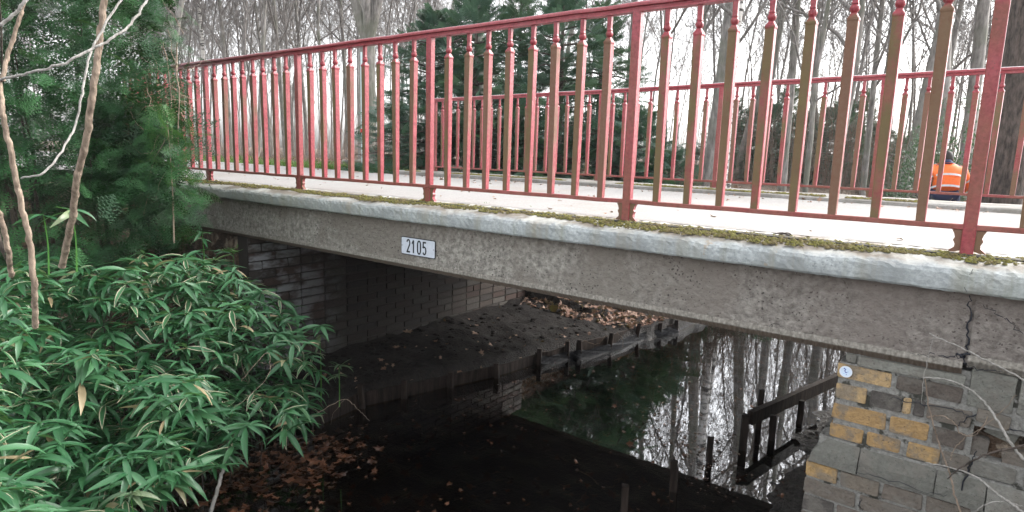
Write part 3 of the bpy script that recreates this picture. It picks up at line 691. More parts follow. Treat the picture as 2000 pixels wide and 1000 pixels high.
keep = (xy[:, 0] < xl(xy[:, 1])-.05) & ((xy[:, 0]-.75)*.42+(xy[:, 1]-3.9)*1. > -.15+NR.normal(size=2600)*.12+0) & ~((xy[:, 0] < .8) & (xy[:, 1] < 3.95))
leaves('leaf_litter', on_ground(xy[keep])+np.array([0, 0, .006]), .085, M['dry_leaf'], 'drift of dry brown leaves on the slope beyond the brick abutment', .5)
xy = np.stack([NR.uniform(.8, 2.6, 260), NR.uniform(.2, 4.2, 260)], -1); keep = (xy[:, 0] < xl(xy[:, 1])-.03) & (NR.random(260) < .3+.5*(xy[:, 0] > xl(xy[:, 1])-.35))
leaves('scattered_leaves', on_ground(xy[keep]), .055, M['dry_leaf'], 'scattered leaves on the bare mud under the bridge', .4)
c = atz(580, 915, WL); n = 330; xy = np.stack([c[0]+NR.normal(size=n)*.22-.02, c[1]+NR.normal(size=n)*.30], -1)
leaves('floating_leaves', np.column_stack([xy, np.full(n, WL+.004)]), .065, M['wet_leaf'], 'raft of brown leaves floating beside the bamboo', .12, .004)
n = 900; xy = np.stack([NR.uniform(1.7, 4.6, n), NR.uniform(-1.8, 5, n)], -1); xy = xy[(xy[:, 0] > xl(xy[:, 1])+.05) & (xy[:, 0] < xr(xy[:, 1])-.05)]
leaves('sunken_leaves', on_ground(xy), .09, M['wet_leaf'], 'sunken leaves on the canal bed', .2, .012)
n = 260; t_ = NR.random(n); a_ = atz(1290, 800, WL); b_ = atz(1420, 960, WL); xy = a_[:2]+(b_[:2]-a_[:2])*t_[:, None]+NR.normal(size=(n, 2))*[.10, .16]
leaves('leaf_scum', np.column_stack([xy, np.full(n, WL+.003)]), .022, M['dry_leaf'], 'small floating leaf scum in the bright water by the stakes', .12, .003)
n = 500; xy = np.stack([NR.uniform(-6, 8, n), np.where(NR.random(n) < .6, 2.86-abs(NR.normal(size=n))*.18, NR.uniform(.1, 2.8, n))], -1)
leaves('path_leaves', np.column_stack([xy, np.full(n, .008)]), .035, M['dry_leaf'], 'leaf crumbs on the pale path, most along its far edge', .25, .004)
n = 5000; xy = np.stack([NR.uniform(-14, 9, n), NR.uniform(4.2, 15, n)], -1); h_ = height(xy[:, 0], xy[:, 1]); k = h_ > -.9
leaves('forest_leaves', on_ground(xy[k]), .10, M['dry_leaf'], 'dry leaves covering the woodland floor behind the far railing', .5)
n = 240; xy = np.stack([NR.uniform(1.9, 4.3, n), NR.uniform(-1.6, 3.0, n)], -1); xy = xy[(xy[:, 0] > xl(xy[:, 1])+.05)]
leaves('stray_floating_leaves', np.column_stack([xy, np.full(len(xy), WL+.003)]), .035, M['wet_leaf'], 'stray small leaves floating on the dark open water', .1, .003)
n = 130; xy = np.stack([NR.uniform(4.75, 5.2, n), NR.uniform(-.1, 3.4, n)], -1)
leaves('mud_leaves', on_ground(xy), .03, M['wet_leaf'], 'dark scraps trodden into the wet mud beside the right abutment', .4)
# lumps in the mud
b = MB()
for k in range(260):
    y_ = NR.uniform(-.2, 3.2); x_ = xr(y_)+NR.uniform(.02, .6)
    if x_ > 5.18: continue
    s_ = abs(NR.normal())*.014+.006; z_ = zg(x_, y_)
    rr = [np.array([(x_+s_*q*math.cos(t)*(1+.4*math.sin(3*t+k)), y_+s_*q*math.sin(t), z_+s_*zz_) for t in np.arange(7)*2*math.pi/7]) for q, zz_ in ((1.2, -.4), (1.1, .2), (.5, .55))]
    b.rings(rr)
tag(b.build('mud_lumps', M['ground'], None, True), 'wet clods on the mud beside the right abutment', 'mud', kind='stuff')

b = MB()
for k in range(420):
    y_ = NR.uniform(.1, 4.6); x_ = NR.uniform(.8, xl(y_)-.05); s_ = abs(NR.normal())*.013+.006; z_ = zg(x_, y_)
    rr = [np.array([(x_+s_*q*math.cos(t)*(1+.4*math.sin(3*t+k)), y_+s_*q*math.sin(t), z_+s_*zz_) for t in np.arange(7)*2*math.pi/7]) for q, zz_ in ((1.2, -.4), (1.1, .2), (.5, .55))]
    b.rings(rr)
tag(b.build('soil_clods', M['ground'], None, True), 'crumbly dark soil clods on the shaded bank under the bridge', 'soil', kind='stuff')
def crack(pts, Y_, r0, seed):
    rk = np.random.default_rng(seed); P = smoothpath([aty(u, v, Y_) for u, v in pts], 5); P += rk.normal(size=P.shape)*[.004, 0, .004]; R = r0*.6*(.35+.65*np.sin(np.linspace(.2, 2.9, len(P))))*rk.uniform(.6, 1.3, len(P))
    V, F = tube_np(P, R, 5); V[:, 1] = Y_+(V[:, 1]-Y_)*.5; o = link('crack', npmesh('crack', V, F, M['black'], True), br); return o
for k, (pts, Y_, r0) in enumerate([([(1893, 578), (1896, 600), (1891, 640), (1887, 680), (1883, 715)], -.121, .005), ([(1868, 690), (1882, 697), (1890, 690)], -.122, .011), ([(1815, 690), (1850, 697), (1882, 698)], -.121, .0035), ([(1915, 590), (1950, 615), (1975, 632), (2010, 660)], -.121, .0028), ([(1883, 712), (1915, 722), (1960, 722)], -.121, .003),
        ([(1830, 700), (1800, 692), (1780, 690)], -.1215, .002), ([(1735, 775), (1790, 788), (1860, 800), (1888, 812)], -.106, .0035), ([(1908, 880), (1897, 905), (1885, 940), (1868, 985)], -.128, .005), ([(1872, 833), (1886, 818), (1915, 812), (1960, 830), (2010, 850)], -.104, .0045), ([(1668, 920), (1720, 935), (1810, 960), (1850, 970)], -.136, .0025),
        ([(1682, 972), (1680, 985), (1684, 998)], -.134, .004), ([(1900, 528), (1893, 545), (1886, 568)], -.1905, .0022), ([(1500, 640), (1512, 632), (1530, 636)], -.121, .0015)]): crack(pts, Y_, r0, k)

# ------------------------------------------------------------ moss on the coping
P = []; 
while len(P) < 9500:
    x_ = NR.uniform(-.4, 6.6); c_ = .5*math.sin(x_*3.1)+.4*math.sin(x_*7.7+1)+.3*math.sin(x_*17)
    yc = -.045+.018*math.sin(x_*2.3); w = .048+.032*c_+.018*(x_ > 3)
    if w < .012: continue
    y_ = yc+NR.normal()*w*.62
    if abs(y_-yc) > w*1.3: continue
    P.append((x_, y_, -.010-.12*max(0, -y_-.03)+.0))
P = np.array(P); n = len(P)
ico = np.array([(math.cos(a), math.sin(a), 0) for a in np.arange(5)*2*math.pi/5]+[(.6*math.cos(a+.6), .6*math.sin(a+.6), .7) for a in np.arange(5)*2*math.pi/5]+[(0, 0, 1.05)])
iF = np.array([[k, (k+1) % 5, 5+k] for k in range(5)]+[[(k+1) % 5, 5+(k+1) % 5, 5+k] for k in range(5)]+[[5+k, 5+(k+1) % 5, 10] for k in range(5)])
V, F = scatter(ico*[1, 1, .9], iF, P, frames(np.column_stack([NR.normal(size=(n, 2)), np.zeros(n)])), .0045+abs(NR.normal(size=n))*.0045)
tag(link('moss', npmesh('moss', V, F, M['moss'], False)), 'yellow green moss growing in a strip along the near coping', 'moss', kind='stuff')
P = np.array([(x_, farY(x_)-.40+abs(NR.normal())*.05, .040) for x_ in NR.uniform(-1, 8.5, 2600) if math.sin(x_*2.1)+.6*math.sin(x_*5.3) > -.6]); n = len(P)
V, F = scatter(ico*[1, 1, .8], iF, P, frames(np.column_stack([NR.normal(size=(n, 2)), np.zeros(n)])), .010+abs(NR.normal(size=n))*.006)
tag(link('far_moss', npmesh('far_moss', V, F, M['moss'], False)), 'thin moss line on the raised far coping under the far railing', 'moss', kind='stuff')
# small grass tufts and a twig in the moss
def tuft(x_, y_, z_, n, h_, label, mat='grass'):
    Vs = []; Fs = []
    for k in range(n):
        a = NR.uniform(0, 6.28); l = h_*NR.uniform(.5, 1); d = np.array([math.cos(a), math.sin(a)])*l*.6; w = np.array([-math.sin(a), math.cos(a)])*.0016
        i0 = len(Vs)*1; p = np.array([x_+NR.normal()*.008, y_+NR.normal()*.006])
        Vs += [(*(p-w), z_), (*(p+w), z_), (*(p+d*.5+w*.7), z_+l*.6), (*(p+d*.5-w*.7), z_+l*.6), (*(p+d), z_+l*.75)]
        Fs += [[i0, i0+1, i0+2], [i0, i0+2, i0+3], [i0+3, i0+2, i0+4]]
    o = link('grass_tuft', npmesh('grass_tuft', np.array(Vs)-[x_, y_, z_], np.array(Fs), M[mat], attrs={'rnd': np.repeat(NR.random(n), 5)}), None, (x_, y_, z_))
    return tag(o, label, 'grass tuft', 'tufts growing in the coping moss')
for (u, v, n_, h_, l) in [(950, 405, 9, .05, 'tiny grass tuft on the coping moss between second and third visible posts'), (1035, 412, 10, .045, 'sparse grass tuft on the coping right of the small upright one')]:
    q = atz(u, v, -.02); tuft(q[0], q[1], -.015, n_, h_, l)
q = atz(1530, 467, -.02); Vs, Fs = tubes([(smoothpath([(q[0]-.06, q[1], -.012), (q[0]-.01, q[1]+.02, .004), (q[0]+.05, q[1]-.015, -.012)], 4), np.full(9, .0035)), (smoothpath([(q[0]-.03, q[1]-.02, -.01), (q[0]+.01, q[1]+.005, .008), (q[0]+.03, q[1]+.03, -.006)], 4), np.full(9, .0028))], lambda r: 5)
tag(link('dry_twig', npmesh('dry_twig', Vs, Fs, M['bark_dark'])), 'little dark twig lying on the coping moss right of the middle post', 'twig')
# grass verge
n = 9000; xy = np.stack([-1.3-NR.random(n)**1.4*16, np.zeros(n)], -1); xy[:, 1] = 3.0+np.minimum(.5, (-1-xy[:, 0])*.12)+abs(NR.normal(size=n))*.9*(.5+np.clip(-xy[:, 0]/8, 0, 1.5))
Pg = on_ground(xy); bl = np.array([(-.003, 0, 0), (.003, 0, 0), (.002, .02, .055), (-.001, .05, .085)]); bF = np.array([[0, 1, 2, 3]])
a = NR.uniform(0, 6.28, n); B = np.stack([np.stack([np.cos(a), np.sin(a), 0*a], -1), np.stack([-np.sin(a), np.cos(a), 0*a], -1), np.tile([0, 0, 1.], (n, 1))], -1)
V, F = scatter(bl*[2.2, 1, 1], bF, Pg, B, NR.uniform(.5, 1.2, n)); tag(link('verge_grass', npmesh('verge_grass', V, F, M['grass'], attrs={'rnd': np.repeat(NR.random(n), 4)})), 'short green grass strip along the left part of the path', 'grass', kind='stuff')

# ------------------------------------------------------------ bamboo
def bleaf(n=6, L=.15, W=.027, droop=.9):
    t_ = np.linspace(0, 1, n); w = W/2*np.array([.25, .8, 1.0, .85, .5, .04])[:n]; a = droop*t_**1.3
    x_ = np.concatenate([[0], np.cumsum(np.cos((a[1:]+a[:-1])/2)*L/(n-1))]); z_ = -np.concatenate([[0], np.cumsum(np.sin((a[1:]+a[:-1])/2)*L/(n-1))])
    V = []; E = []
    for k in range(n):
        for s_ in (-1, 0, 1): V.append((x_[k], s_*w[k], z_[k]+abs(s_)*w[k]*.45)); E.append(abs(s_) if k < n-1 else 1)
    F = []
    for k in range(n-1):
        for s_ in (0, 1): F.append([k*3+s_, k*3+s_+1, k*3+s_+4, k*3+s_+3])
    return np.array(V), np.array(F), np.array(E, float)
BV = [bleaf(droop=d) for d in (.15, .45, .75, 1.1)]
def rosettes(P, out, size, rng, nl=(5, 9)):
    """leaf whorls at culm tips P leaning towards out"""
    Vs = []; Fs = []; Rn = []; Ed = []; n0 = 0
    groups = {0: [], 1: [], 2: [], 3: []}
    for p, o, s_ in zip(P, out, size):
        k = rng.integers(*nl); az0 = math.atan2(o[1], o[0])
        for q in range(k):
            az = az0+(q-(k-1)/2)*(4.2/k)+rng.normal()*.25; el = rng.normal()*.28+.12-.25*rng.random()
            groups[rng.integers(4)].append((p+rng.normal(size=3)*.006, az, el, s_*rng.uniform(.5, 1.15), rng.normal()*.35))
    for g, L in groups.items():
        if not L: continue
        Vb, Fb, Eb = BV[g]; Pp = np.array([l[0] for l in L]); az = np.array([l[1] for l in L]); el = np.array([l[2] for l in L])
        D = np.stack([np.cos(az)*np.cos(el), np.sin(az)*np.cos(el), np.sin(el)], -1)
        V, F = scatter(Vb, Fb, Pp, frames(D, np.array([l[4] for l in L])), [l[3] for l in L]); n = len(L)
        Vs.append(V); Fs.append(F+n0); n0 += len(V); Rn.append(np.repeat(rng.random(n), len(Vb))); Ed.append(np.tile(Eb, n))
    return np.concatenate(Vs), np.concatenate(Fs), {'rnd': np.concatenate(Rn), 'edge': np.concatenate(Ed)}
TOPU = [-60, 0, 60, 150, 250, 330, 400, 450, 500, 560, 600, 640, 680, 700]; TOPV = [520, 515, 500, 505, 500, 490, 478, 490, 540, 590, 615, 640, 655, 665]
BOTU = [-60, 0, 120, 220, 300, 360, 420, 470, 520, 560, 600, 640, 680, 700]; BOTV = [1060, 1060, 1060, 1040, 1000, 960, 930, 880, 830, 870, 830, 780, 720, 700]
rb = np.random.default_rng(5); P = []; O = []; Sz = []; culm = []
rightdir = R2; camdir = -Fw
def bdepth(u, v):
    s_ = (v-500)/500; return 3.75-.95*s_+.9*max(0, (u-350)/350)-.55*max(0, (150-u)/200)
for layer, (n, dd) in enumerate([(480, 0.0), (360, .22), (260, .5), (160, .9)]):
    k = 0
    while k < n:
        u = rb.uniform(-80, 640); v = rb.uniform(470, 1060)
        if v < np.interp(u, TOPU, TOPV)+rb.normal()*8+10 or v > np.interp(u, BOTU, BOTV)-25+rb.normal()*10: continue
        if u > 600 and rb.random() < .5: continue
        d = bdepth(u, v)+dd+rb.normal()*.09+.10*math.sin(u*.03+v*.017)+.08*math.sin(u*.011-v*.04)
        p = pt(u, v, d)
        if p[2] < WL+.05 or (p[1] > -.28): 
            k += .2; continue
        P.append(p); out = np.array([.75, -.45, 0])+rb.normal(size=3)*.45; O.append(out); Sz.append(rb.uniform(.8, 1.2)*(1.05 if d < 3.2 else 1.0)); k += 1
P = np.array(P); V, F, A = rosettes(P, O, Sz, rb)
th = empty('bamboo_thicket', (1.9, -1.3, -1.7), 0, 'dense thicket of broad-leaved dwarf bamboo hanging over the left bank', 'bamboo')
V -= np.array([1.9, -1.3, -1.7])
o = link('foliage', npmesh('foliage', V, F, M['bamboo'], True, A), th); o['kind'] = 'stuff'
cl = []
for p in P[::6]:
    q = p+np.array([-.45+rb.normal()*.12, .10+rb.normal()*.1, 0]); zb_ = max(zg(q[0], q[1]), WL-.1) if q[1] < -.12 else WL
    q[2] = min(zb_, p[2]-.15); mid = (p+q)/2+np.array([-.06, 0, .18*(p[2]-q[2])])
    cl.append((smoothpath([q, mid, p], 3)-[1.9, -1.3, -1.7], np.linspace(.004, .0018, 7)))
Vs, Fs = tubes(cl, lambda r: 4); o = link('culms', npmesh('culms', Vs, Fs, M['bark_dark']), th); o['kind'] = 'stuff'
def shoot(u, v, d, n, size, mat, label, h_=.25, nl=(6, 9), up=False):
    rb = np.random.default_rng(int(u*7+v)); p = pt(u, v, d); t0 = empty('bamboo_shoot', (p[0], p[1], p[2]-h_), 0, label, 'bamboo shoot')
    Pp = np.array([p]+[p+np.array([0, 0, -.05*k])+rb.normal(size=3)*.01 for k in range(1, n)])
    V, F, A = rosettes(Pp, [np.array([.7, -.5, 0])+rb.normal(size=3)*.3 for _ in Pp], [size]*n, rb, nl)
    if up: V[:, 2] = p[2]+(V[:, 2]-p[2])*-.6+.0
    V = V-np.array([p[0], p[1], p[2]-h_]); link('leaves', npmesh('leaves', V, F, mat, True, A), t0)
    Vs, Fs = tubes([(smoothpath([(0, .0, 0), (-.01, .01, h_*.5), (0, 0, h_)], 4), np.linspace(.005, .002, 9))], lambda r: 5); link('culm', npmesh('culm', Vs, Fs, M['bamboo_new']), t0)
shoot(455, 492, 4.7, 2, .75, M['bamboo_new'], 'single bright green young shoot standing before the whitewashed bricks', .35, (6, 8), True)
PALE = foliage('pale_edged_bamboo_leaves', (.05, .10, .05), (.12, .16, .08), .2, .45, (.62, .58, .45), .5)
for at_ in (M['bamboo'],): pass
shoot(625, 655, 4.5, 1, .95, PALE, 'rosette of cream-edged bamboo leaves at the right tip of the thicket', .5)
shoot(662, 715, 4.4, 2, .8, PALE, 'low bamboo rosette with dead cream leaf tips beside the dark boards', .3)
shoot(255, 965, 2.6, 1, .8, PALE, 'grey green bamboo rosette with cream edges at the lower edge of the view', .3)
shoot(140, 790/2+15, 3.0, 1, 1.0, M['bamboo'], 'bamboo sprig growing between the two tan stems', .3, (5, 7))
shoot(85, 420, 3.1, 1, .9, M['bamboo'], 'bamboo sprig left of the leaning tan stem', .3, (4, 6))
shoot(395, 455, 4.4, 2, .85, M['bamboo'], 'dark bamboo sprig below the bridge end', .3)

# ------------------------------------------------------------ yew hedge at the left
def spray(L=.21, n=6, w=.095, k=5, tri=True, nw=.0042, nl=.023):
    V = []; F = []
    def needle(p, d, l, wd):
        nrm = np.array([-d[1], d[0], 0])*wd; i0 = len(V); V.extend([p-nrm, p+nrm, p+d*l+np.array([0, 0, -.1*l])]); F.append([i0, i0+1, i0+2])
    def axis(p0, d, l, cnt):
        for q in range(cnt):
            t_ = (q+.5)/cnt; p = p0+d*l*t_+np.array([0, 0, -.25*(l*t_)**1.5])
            for s_ in (-1, 1):
                a = s_*1.05; dd = np.array([d[0]*math.cos(a)-d[1]*math.sin(a), d[0]*math.sin(a)+d[1]*math.cos(a), .08]); needle(p, dd, nl*(1-.5*t_), nw)
        i0 = len(V); nrm = np.array([-d[1], d[0], 0])*.0016; V.extend([p0-nrm, p0+nrm, p0+d*l+np.array([0, 0, -.25*l**1.5])]); F.append([i0, i0+1, i0+2])
    axis(np.zeros(3), np.array([1., 0, 0]), L, k*2)
    for q in range(n):
        t_ = (q+.6)/n; p = np.array([L*t_*.92, 0, -.25*(L*t_)**1.5])
        for s_ in (-1, 1):
            a = s_*.75; d = np.array([math.cos(a), math.sin(a), -.1]); axis(p, d, w*(1-.65*t_)+.01, max(3, int(k*(1-.5*t_))))
    return np.array(V), np.array(F)
SV, SF = spray()
def cloud(P, D, S_, rng, sv=SV, sf=SF, rollv=.5):
    n = len(P); V, F = scatter(sv, sf, P, frames(D, rng.normal(size=n)*rollv), S_)
    # keep one random value per spray, so clumps differ
    return V, F, {'rnd': np.repeat(np.clip(rng.random(n), 0, .95), len(sv))}
ry = np.random.default_rng(9); P = []; D = []
EU = [-60, 0, 100, 200, 280, 330, 360, 385, 400]; 
def yew_ok(u, v):
    right = np.interp(v, [-50, 0, 60, 120, 200, 260, 330, 380, 420, 470, 520], [290, 300, 330, 345, 335, 375, 365, 395, 380, 300, 180])
    return u < right
for (n, dd) in ((900, 0), (900, .3), (700, .65)):
    k = 0
    while k < n:
        u = ry.uniform(-120, 410); v = ry.uniform(-160, 520)
        if not yew_ok(u-20+ry.normal()*14, v): continue
        if 20 < u < 230 and 330 < v < 480 and dd == 0 and ry.random() < .75: k += 1; continue
        d = 3.5+.9*u/400+.35*math.sin(v*.02+u*.013)*.5+dd+ry.normal()*.12
        if v > 380: d += .25
        p = pt(u, v, d)
        if p[1] > -.24: p = aty(u, v, -.26-ry.random()*.15)
        P.append(p); o_ = np.array([.7, -.55, 0])+ry.normal(size=3)*.5; o_[2] = -.15-.35*ry.random()+.15*ry.normal(); D.append(o_); k += 1
P = np.array(P); D = np.array(D); V, F, A = cloud(P, D, ry.uniform(.5, 1.2, len(P)), ry)
YB = np.array([1.0, -1.0, -.9])
yw = empty('yew_hedge', tuple(YB), 0, 'dark feathery yew bush filling the upper left beside the bridge end', 'bush')
o = link('foliage', npmesh('foliage', V-YB, F, M['yew'], False, A), yw)
br_ = []
for k in range(18):
    p = P[ry.integers(len(P))]; q = np.array([p[0]-.7+ry.normal()*.25, max(-2.9, min(-.35, p[1]+.25)), -.9+ry.random()*.4]); mid = (p+q)/2+np.array([-.1, 0, .15])
    br_.append((smoothpath([q, mid, p], 4, .006)-YB, np.linspace(.016, .003, 9)))
Vs, Fs = tubes(br_, lambda r: 5); link('branches', npmesh('branches', Vs, Fs, M['bark_dark']), yw)
P = []; D = []
for k in range(420):
    u = ry.uniform(170, 350); v = ry.uniform(190, 380); p = pt(u, v, 4.35+ry.random()*.45)
    if p[1] > -.26: p = aty(u, v, -.28-ry.random()*.15)
    P.append(p); D.append(np.array([.7, -.5, -.3])+ry.normal(size=3)*.5)
P = np.array(P); V, F, A = cloud(P, np.array(D), ry.uniform(.7, 1.2, len(P)), ry)
link('side_foliage', npmesh('side_foliage', V-YB, F, M['yew'], False, A), yw)
# dense dark interior behind: more foliage deeper in
P = []; D = []
for k in range(800):
    u = ry.uniform(-200, 350); v = ry.uniform(-150, 520); P.append(pt(u, v, 5.0+ry.random()*.9)); 
    if P[-1][1] > -.3: P[-1] = pt(u, v, 4.4)
    if P[-1][1] > -.3: P.pop(); continue
    D.append(np.array([.7, -.6, 0])+ry.normal(size=3)*.7)
P = np.array(P); V, F, A = cloud(P, np.array(D), ry.uniform(1.3, 2.0, len(P)), ry)
link('inner_foliage', npmesh('inner_foliage', V-YB, F, M['yew'], False, A), yw)
# lighter sprigs of the young plant by the bridge end
P = []; D = []
for k in range(46):
    u = 330+ry.normal()*26; v = ry.uniform(235, 370); p = pt(u, v, 4.15+ry.normal()*.12)
    if p[1] > -.25: p = aty(u, v, -.28)
    P.append(p); D.append(np.array([.3, -.3, .9])+ry.normal(size=3)*.5)
P = np.array(P); V, F, A = cloud(P, np.array(D), ry.uniform(.45, .8, len(P)), ry); B0 = P.mean(0)-[0, 0, .6]
t0 = empty('yew_seedling', tuple(B0), 0, 'fresh green upright yew seedling in front of the dark bush', 'bush'); link('foliage', npmesh('foliage', V-B0, F, M['yew_light'], False, A), t0)
Vs, Fs = tubes([(smoothpath([(0, 0, 0), (.02, 0, .4), (0, 0, .85)], 4), np.linspace(.006, .002, 9))], lambda r: 5); link('stem', npmesh('stem', Vs, Fs, M['stem_tan']), t0)

# ------------------------------------------------------------ bare stems in the left foreground and at the right
def stem(name, pts, r0, r1, mat, label, cat, nodes=0, side=None, group=None, wob=.002):
    P = smoothpath([pt(*q) for q in pts], 8, wob); R = np.linspace(r0, r1, len(P))
    if nodes: 
        s_ = np.cumsum(np.r_[0, np.linalg.norm(np.diff(P, axis=0), axis=1)]); t_ = np.arange(0, s_[-1], .008)
        P = np.stack([np.interp(t_, s_, P[:, k]) for k in range(3)], -1); R = np.interp(t_, s_, R); R = R*(1+.32*np.exp(-((t_ % nodes)-nodes/2)**2/.00006)*.45)
    polys = [(P, R)]
    for s in side or []: Q = smoothpath([pt(*q) for q in s], 5, wob); polys.append((Q, np.linspace(r1*.7, r1*.3, len(Q))))
    V, F = tubes(polys, lambda r: 8 if r > .006 else 5); b0 = P[np.argmin(P[:, 2])]
    o = link(name, npmesh(name, V-b0, F, M[mat], True), None, tuple(b0)); return tag(o, label, cat, group)
stem('bare_shrub', [(208, -60, 2.55), (197, 60, 2.6), (186, 140, 2.62), (172, 250, 2.7), (152, 345, 2.8), (138, 440, 2.95), (122, 520, 3.1)], .0125, .016, 'stem_tan', 'thick tan jointed stem leaning in front of the dark yew', 'shrub', .12, group='bare shrubs before the yew')
stem('bare_shrub', [(-2, 150, 2.4), (4, 220, 2.4), (22, 300, 2.45), (40, 390, 2.5), (58, 470, 2.55), (66, 560, 2.6), (70, 640, 2.7)], .009, .012, 'stem_tan', 'tan jointed stem left of the leaning one, running down into the bamboo', 'shrub', .10, group='bare shrubs before the yew')
stem('bare_shrub', [(52, -20, 2.4), (38, 40, 2.4), (18, 100, 2.4), (5, 160, 2.4)], .006, .008, 'stem_tan', 'short upper stem forking up at the left edge', 'shrub', .08, group='bare shrubs before the yew')
stem('bare_shrub', [(-10, 400, 2.4), (5, 440, 2.45), (16, 490, 2.5), (22, 540, 2.6)], .009, .010, 'stem_tan', 'short brown stem at the left edge above the bamboo', 'shrub', .08, group='bare shrubs before the yew')
stem('pale_vine', [(4, 155, 2.38), (60, 142, 2.3), (120, 125, 2.3), (185, 92, 2.35), (240, 60, 2.4), (275, 20, 2.45), (300, -30, 2.5)], .005, .0048, 'stem_pale', 'whitish branch rising to the upper right across the thick stem', 'branch')
stem('pale_vine', [(40, 348, 2.42), (80, 340, 2.4), (118, 300, 2.45), (145, 250, 2.5), (160, 190, 2.5), (172, 120, 2.52), (198, 60, 2.55), (250, -20, 2.6)], .004, .0048, 'stem_pale', 'pale branch bowing down between the two tan stems', 'branch')
stem('pale_vine', [(-20, 58, 2.3), (10, 42, 2.3), (40, 14, 2.3), (62, -15, 2.3)], .0065, .006, 'stem_pale', 'short pale branch cutting the upper left corner', 'branch')
rt = np.random.default_rng(3); polys = []
for (a, b_, c_, r) in [((300, 80), (325, 110), (340, 330), .005), ((345, 85), (348, 200), (350, 350), .005), ((290, 85), (318, 150), (365, 190), .0035), ((310, 200), (330, 190), (372, 205), .0025), ((285, 150), (300, 215), (360, 218), .0025), ((330, 60), (338, 120), (362, 180), .003), ((352, 220), (375, 260), (345, 300), .0025), ((285, 230), (320, 245), (352, 205), .003), ((270, 110), (300, 80), (305, 78), .002)]:
    Q = smoothpath([pt(*a, 4.3), pt(*b_, 4.15), pt(*c_, 4.35)], 5, .006, rt); polys.append((Q, np.linspace(r, r*.6, len(Q))))
for k in range(26):
    u, v = rt.uniform(255, 372), rt.uniform(60, 330); du, dv = rt.normal()*28, rt.normal()*30; Q = smoothpath([pt(u, v, 4.2+rt.normal()*.1), pt(u+du, v+dv, 4.2), pt(u+du*1.7+rt.normal()*12, v+dv*2+rt.normal()*12, 4.25)], 4, .004, rt); polys.append((Q, np.linspace(.0022, .001, len(Q))))
V, F = tubes(polys, lambda r: 5); o = link('dry_twigs', npmesh('dry_twigs', V, F, M['stem_tan'])); tag(o, 'tangle of dry tan twigs before the left end of the near railing', 'twigs')
def st2(pts, r0, r1, mat, label, side=None): 
    return stem('dry_vine', [(u, v, float((aty(u, v, Y_)-CX) @ Fw)) for u, v, Y_ in pts], r0, r1, mat, label, 'vine', side=side, wob=.0012)
st2([(1815, 652, -.17), (1870, 676, -.2), (1935, 708, -.24), (2010, 748, -.27)], .0022, .0035, 'stem_pale', 'pale vine slanting down across the crack in the right beam')
st2([(1805, 737, -.2), (1850, 742, -.22), (1895, 760, -.25), (1935, 800, -.28), (1962, 845, -.3), (1985, 880, -.3), (2010, 905, -.32)], .0028, .0055, 'stem_pale', 'thickest whitish vine arching over the broken hollow in the bricks')
st2([(1807, 735, -.18), (1813, 790, -.18), (1826, 840, -.19), (1838, 880, -.19), (1856, 925, -.2), (1864, 965, -.22), (1880, 1010, -.25)], .002, .0035, 'stem_tan', 'thin vine hanging straight down the yellow bricks')
st2([(1805, 903, -.22), (1850, 912, -.24), (1900, 928, -.27), (1945, 962, -.3), (1990, 995, -.32), (2015, 1010, -.33)], .002, .0055, 'stem_pale', 'pale vine sloping to the lower right corner')
st2([(1850, 935, -.25), (1890, 905, -.28), (1935, 885, -.3), (2010, 868, -.33)], .002, .004, 'bark_dark', 'dark thin branch crossing the vines above the lower right corner')
st2([(1812, 815, -.18), (1840, 812, -.18), (1868, 830, -.2), (1875, 846, -.2), (1905, 850, -.22), (1930, 815, -.24)], .0022, .0014, 'stem_tan', 'curly thin vine looping over the grey bricks')
st2([(1900, 1005, -.3), (1925, 985, -.3), (1965, 980, -.3), (2005, 992, -.3)], .0025, .002, 'stem_pale', 'short arched vine at the bottom right corner')
st2([(1856, 900, -.22), (1862, 880, -.22), (1885, 855, -.22), (1915, 838, -.24), (1960, 800, -.26), (1985, 770, -.28)], .0016, .001, 'stem_tan', 'hair-thin vine rising through the hollow')
st2([(1825, 655, -.16), (1812, 700, -.16), (1803, 745, -.17), (1800, 790, -.17)], .0014, .0008, 'stem_pale', 'hair-thin vine below the beam hanging beside the yellow bricks')
# dead stem with bark at the foot of the bamboo and fine twigs over the water
stem('dead_stem', [(448, 862, 3.35), (440, 900, 3.3), (428, 945, 3.25), (412, 1000, 3.2), (405, 1040, 3.2)], .008, .011, 'bark', 'mossy dead stem below the bamboo above the floating leaves', 'stem')
stem('dry_vine', [(470, 745, 3.5), (500, 710, 3.5), (525, 690, 3.55), (520, 740, 3.5), (455, 800, 3.4)], .002, .0014, 'stem_tan', 'thin dry twigs poking out of the bamboo middle', 'vine', side=[[(480, 735, 3.5), (470, 700, 3.5)], [(505, 708, 3.5), (535, 715, 3.5)], [(460, 790, 3.4), (445, 830, 3.35)]])
stem('dry_vine', [(600, 820, 4.0), (640, 795, 4.0), (675, 780, 4.05), (700, 800, 4.1), (722, 822, 4.1)], .0025, .0012, 'stem_tan', 'thin dry twig arching over the dark water by the bank', 'vine', side=[[(672, 782, 4.05), (650, 810, 4.0), (647, 830, 4.0)]])
stem('dry_vine', [(1140, 665, 5.3), (1165, 672, 5.2), (1185, 655, 5.2)], .004, .003, 'stem_tan', 'light twig sagging along the left edging board', 'vine', side=[[(1205, 650, 5.2), (1216, 662, 5.15), (1216, 678, 5.15)]])

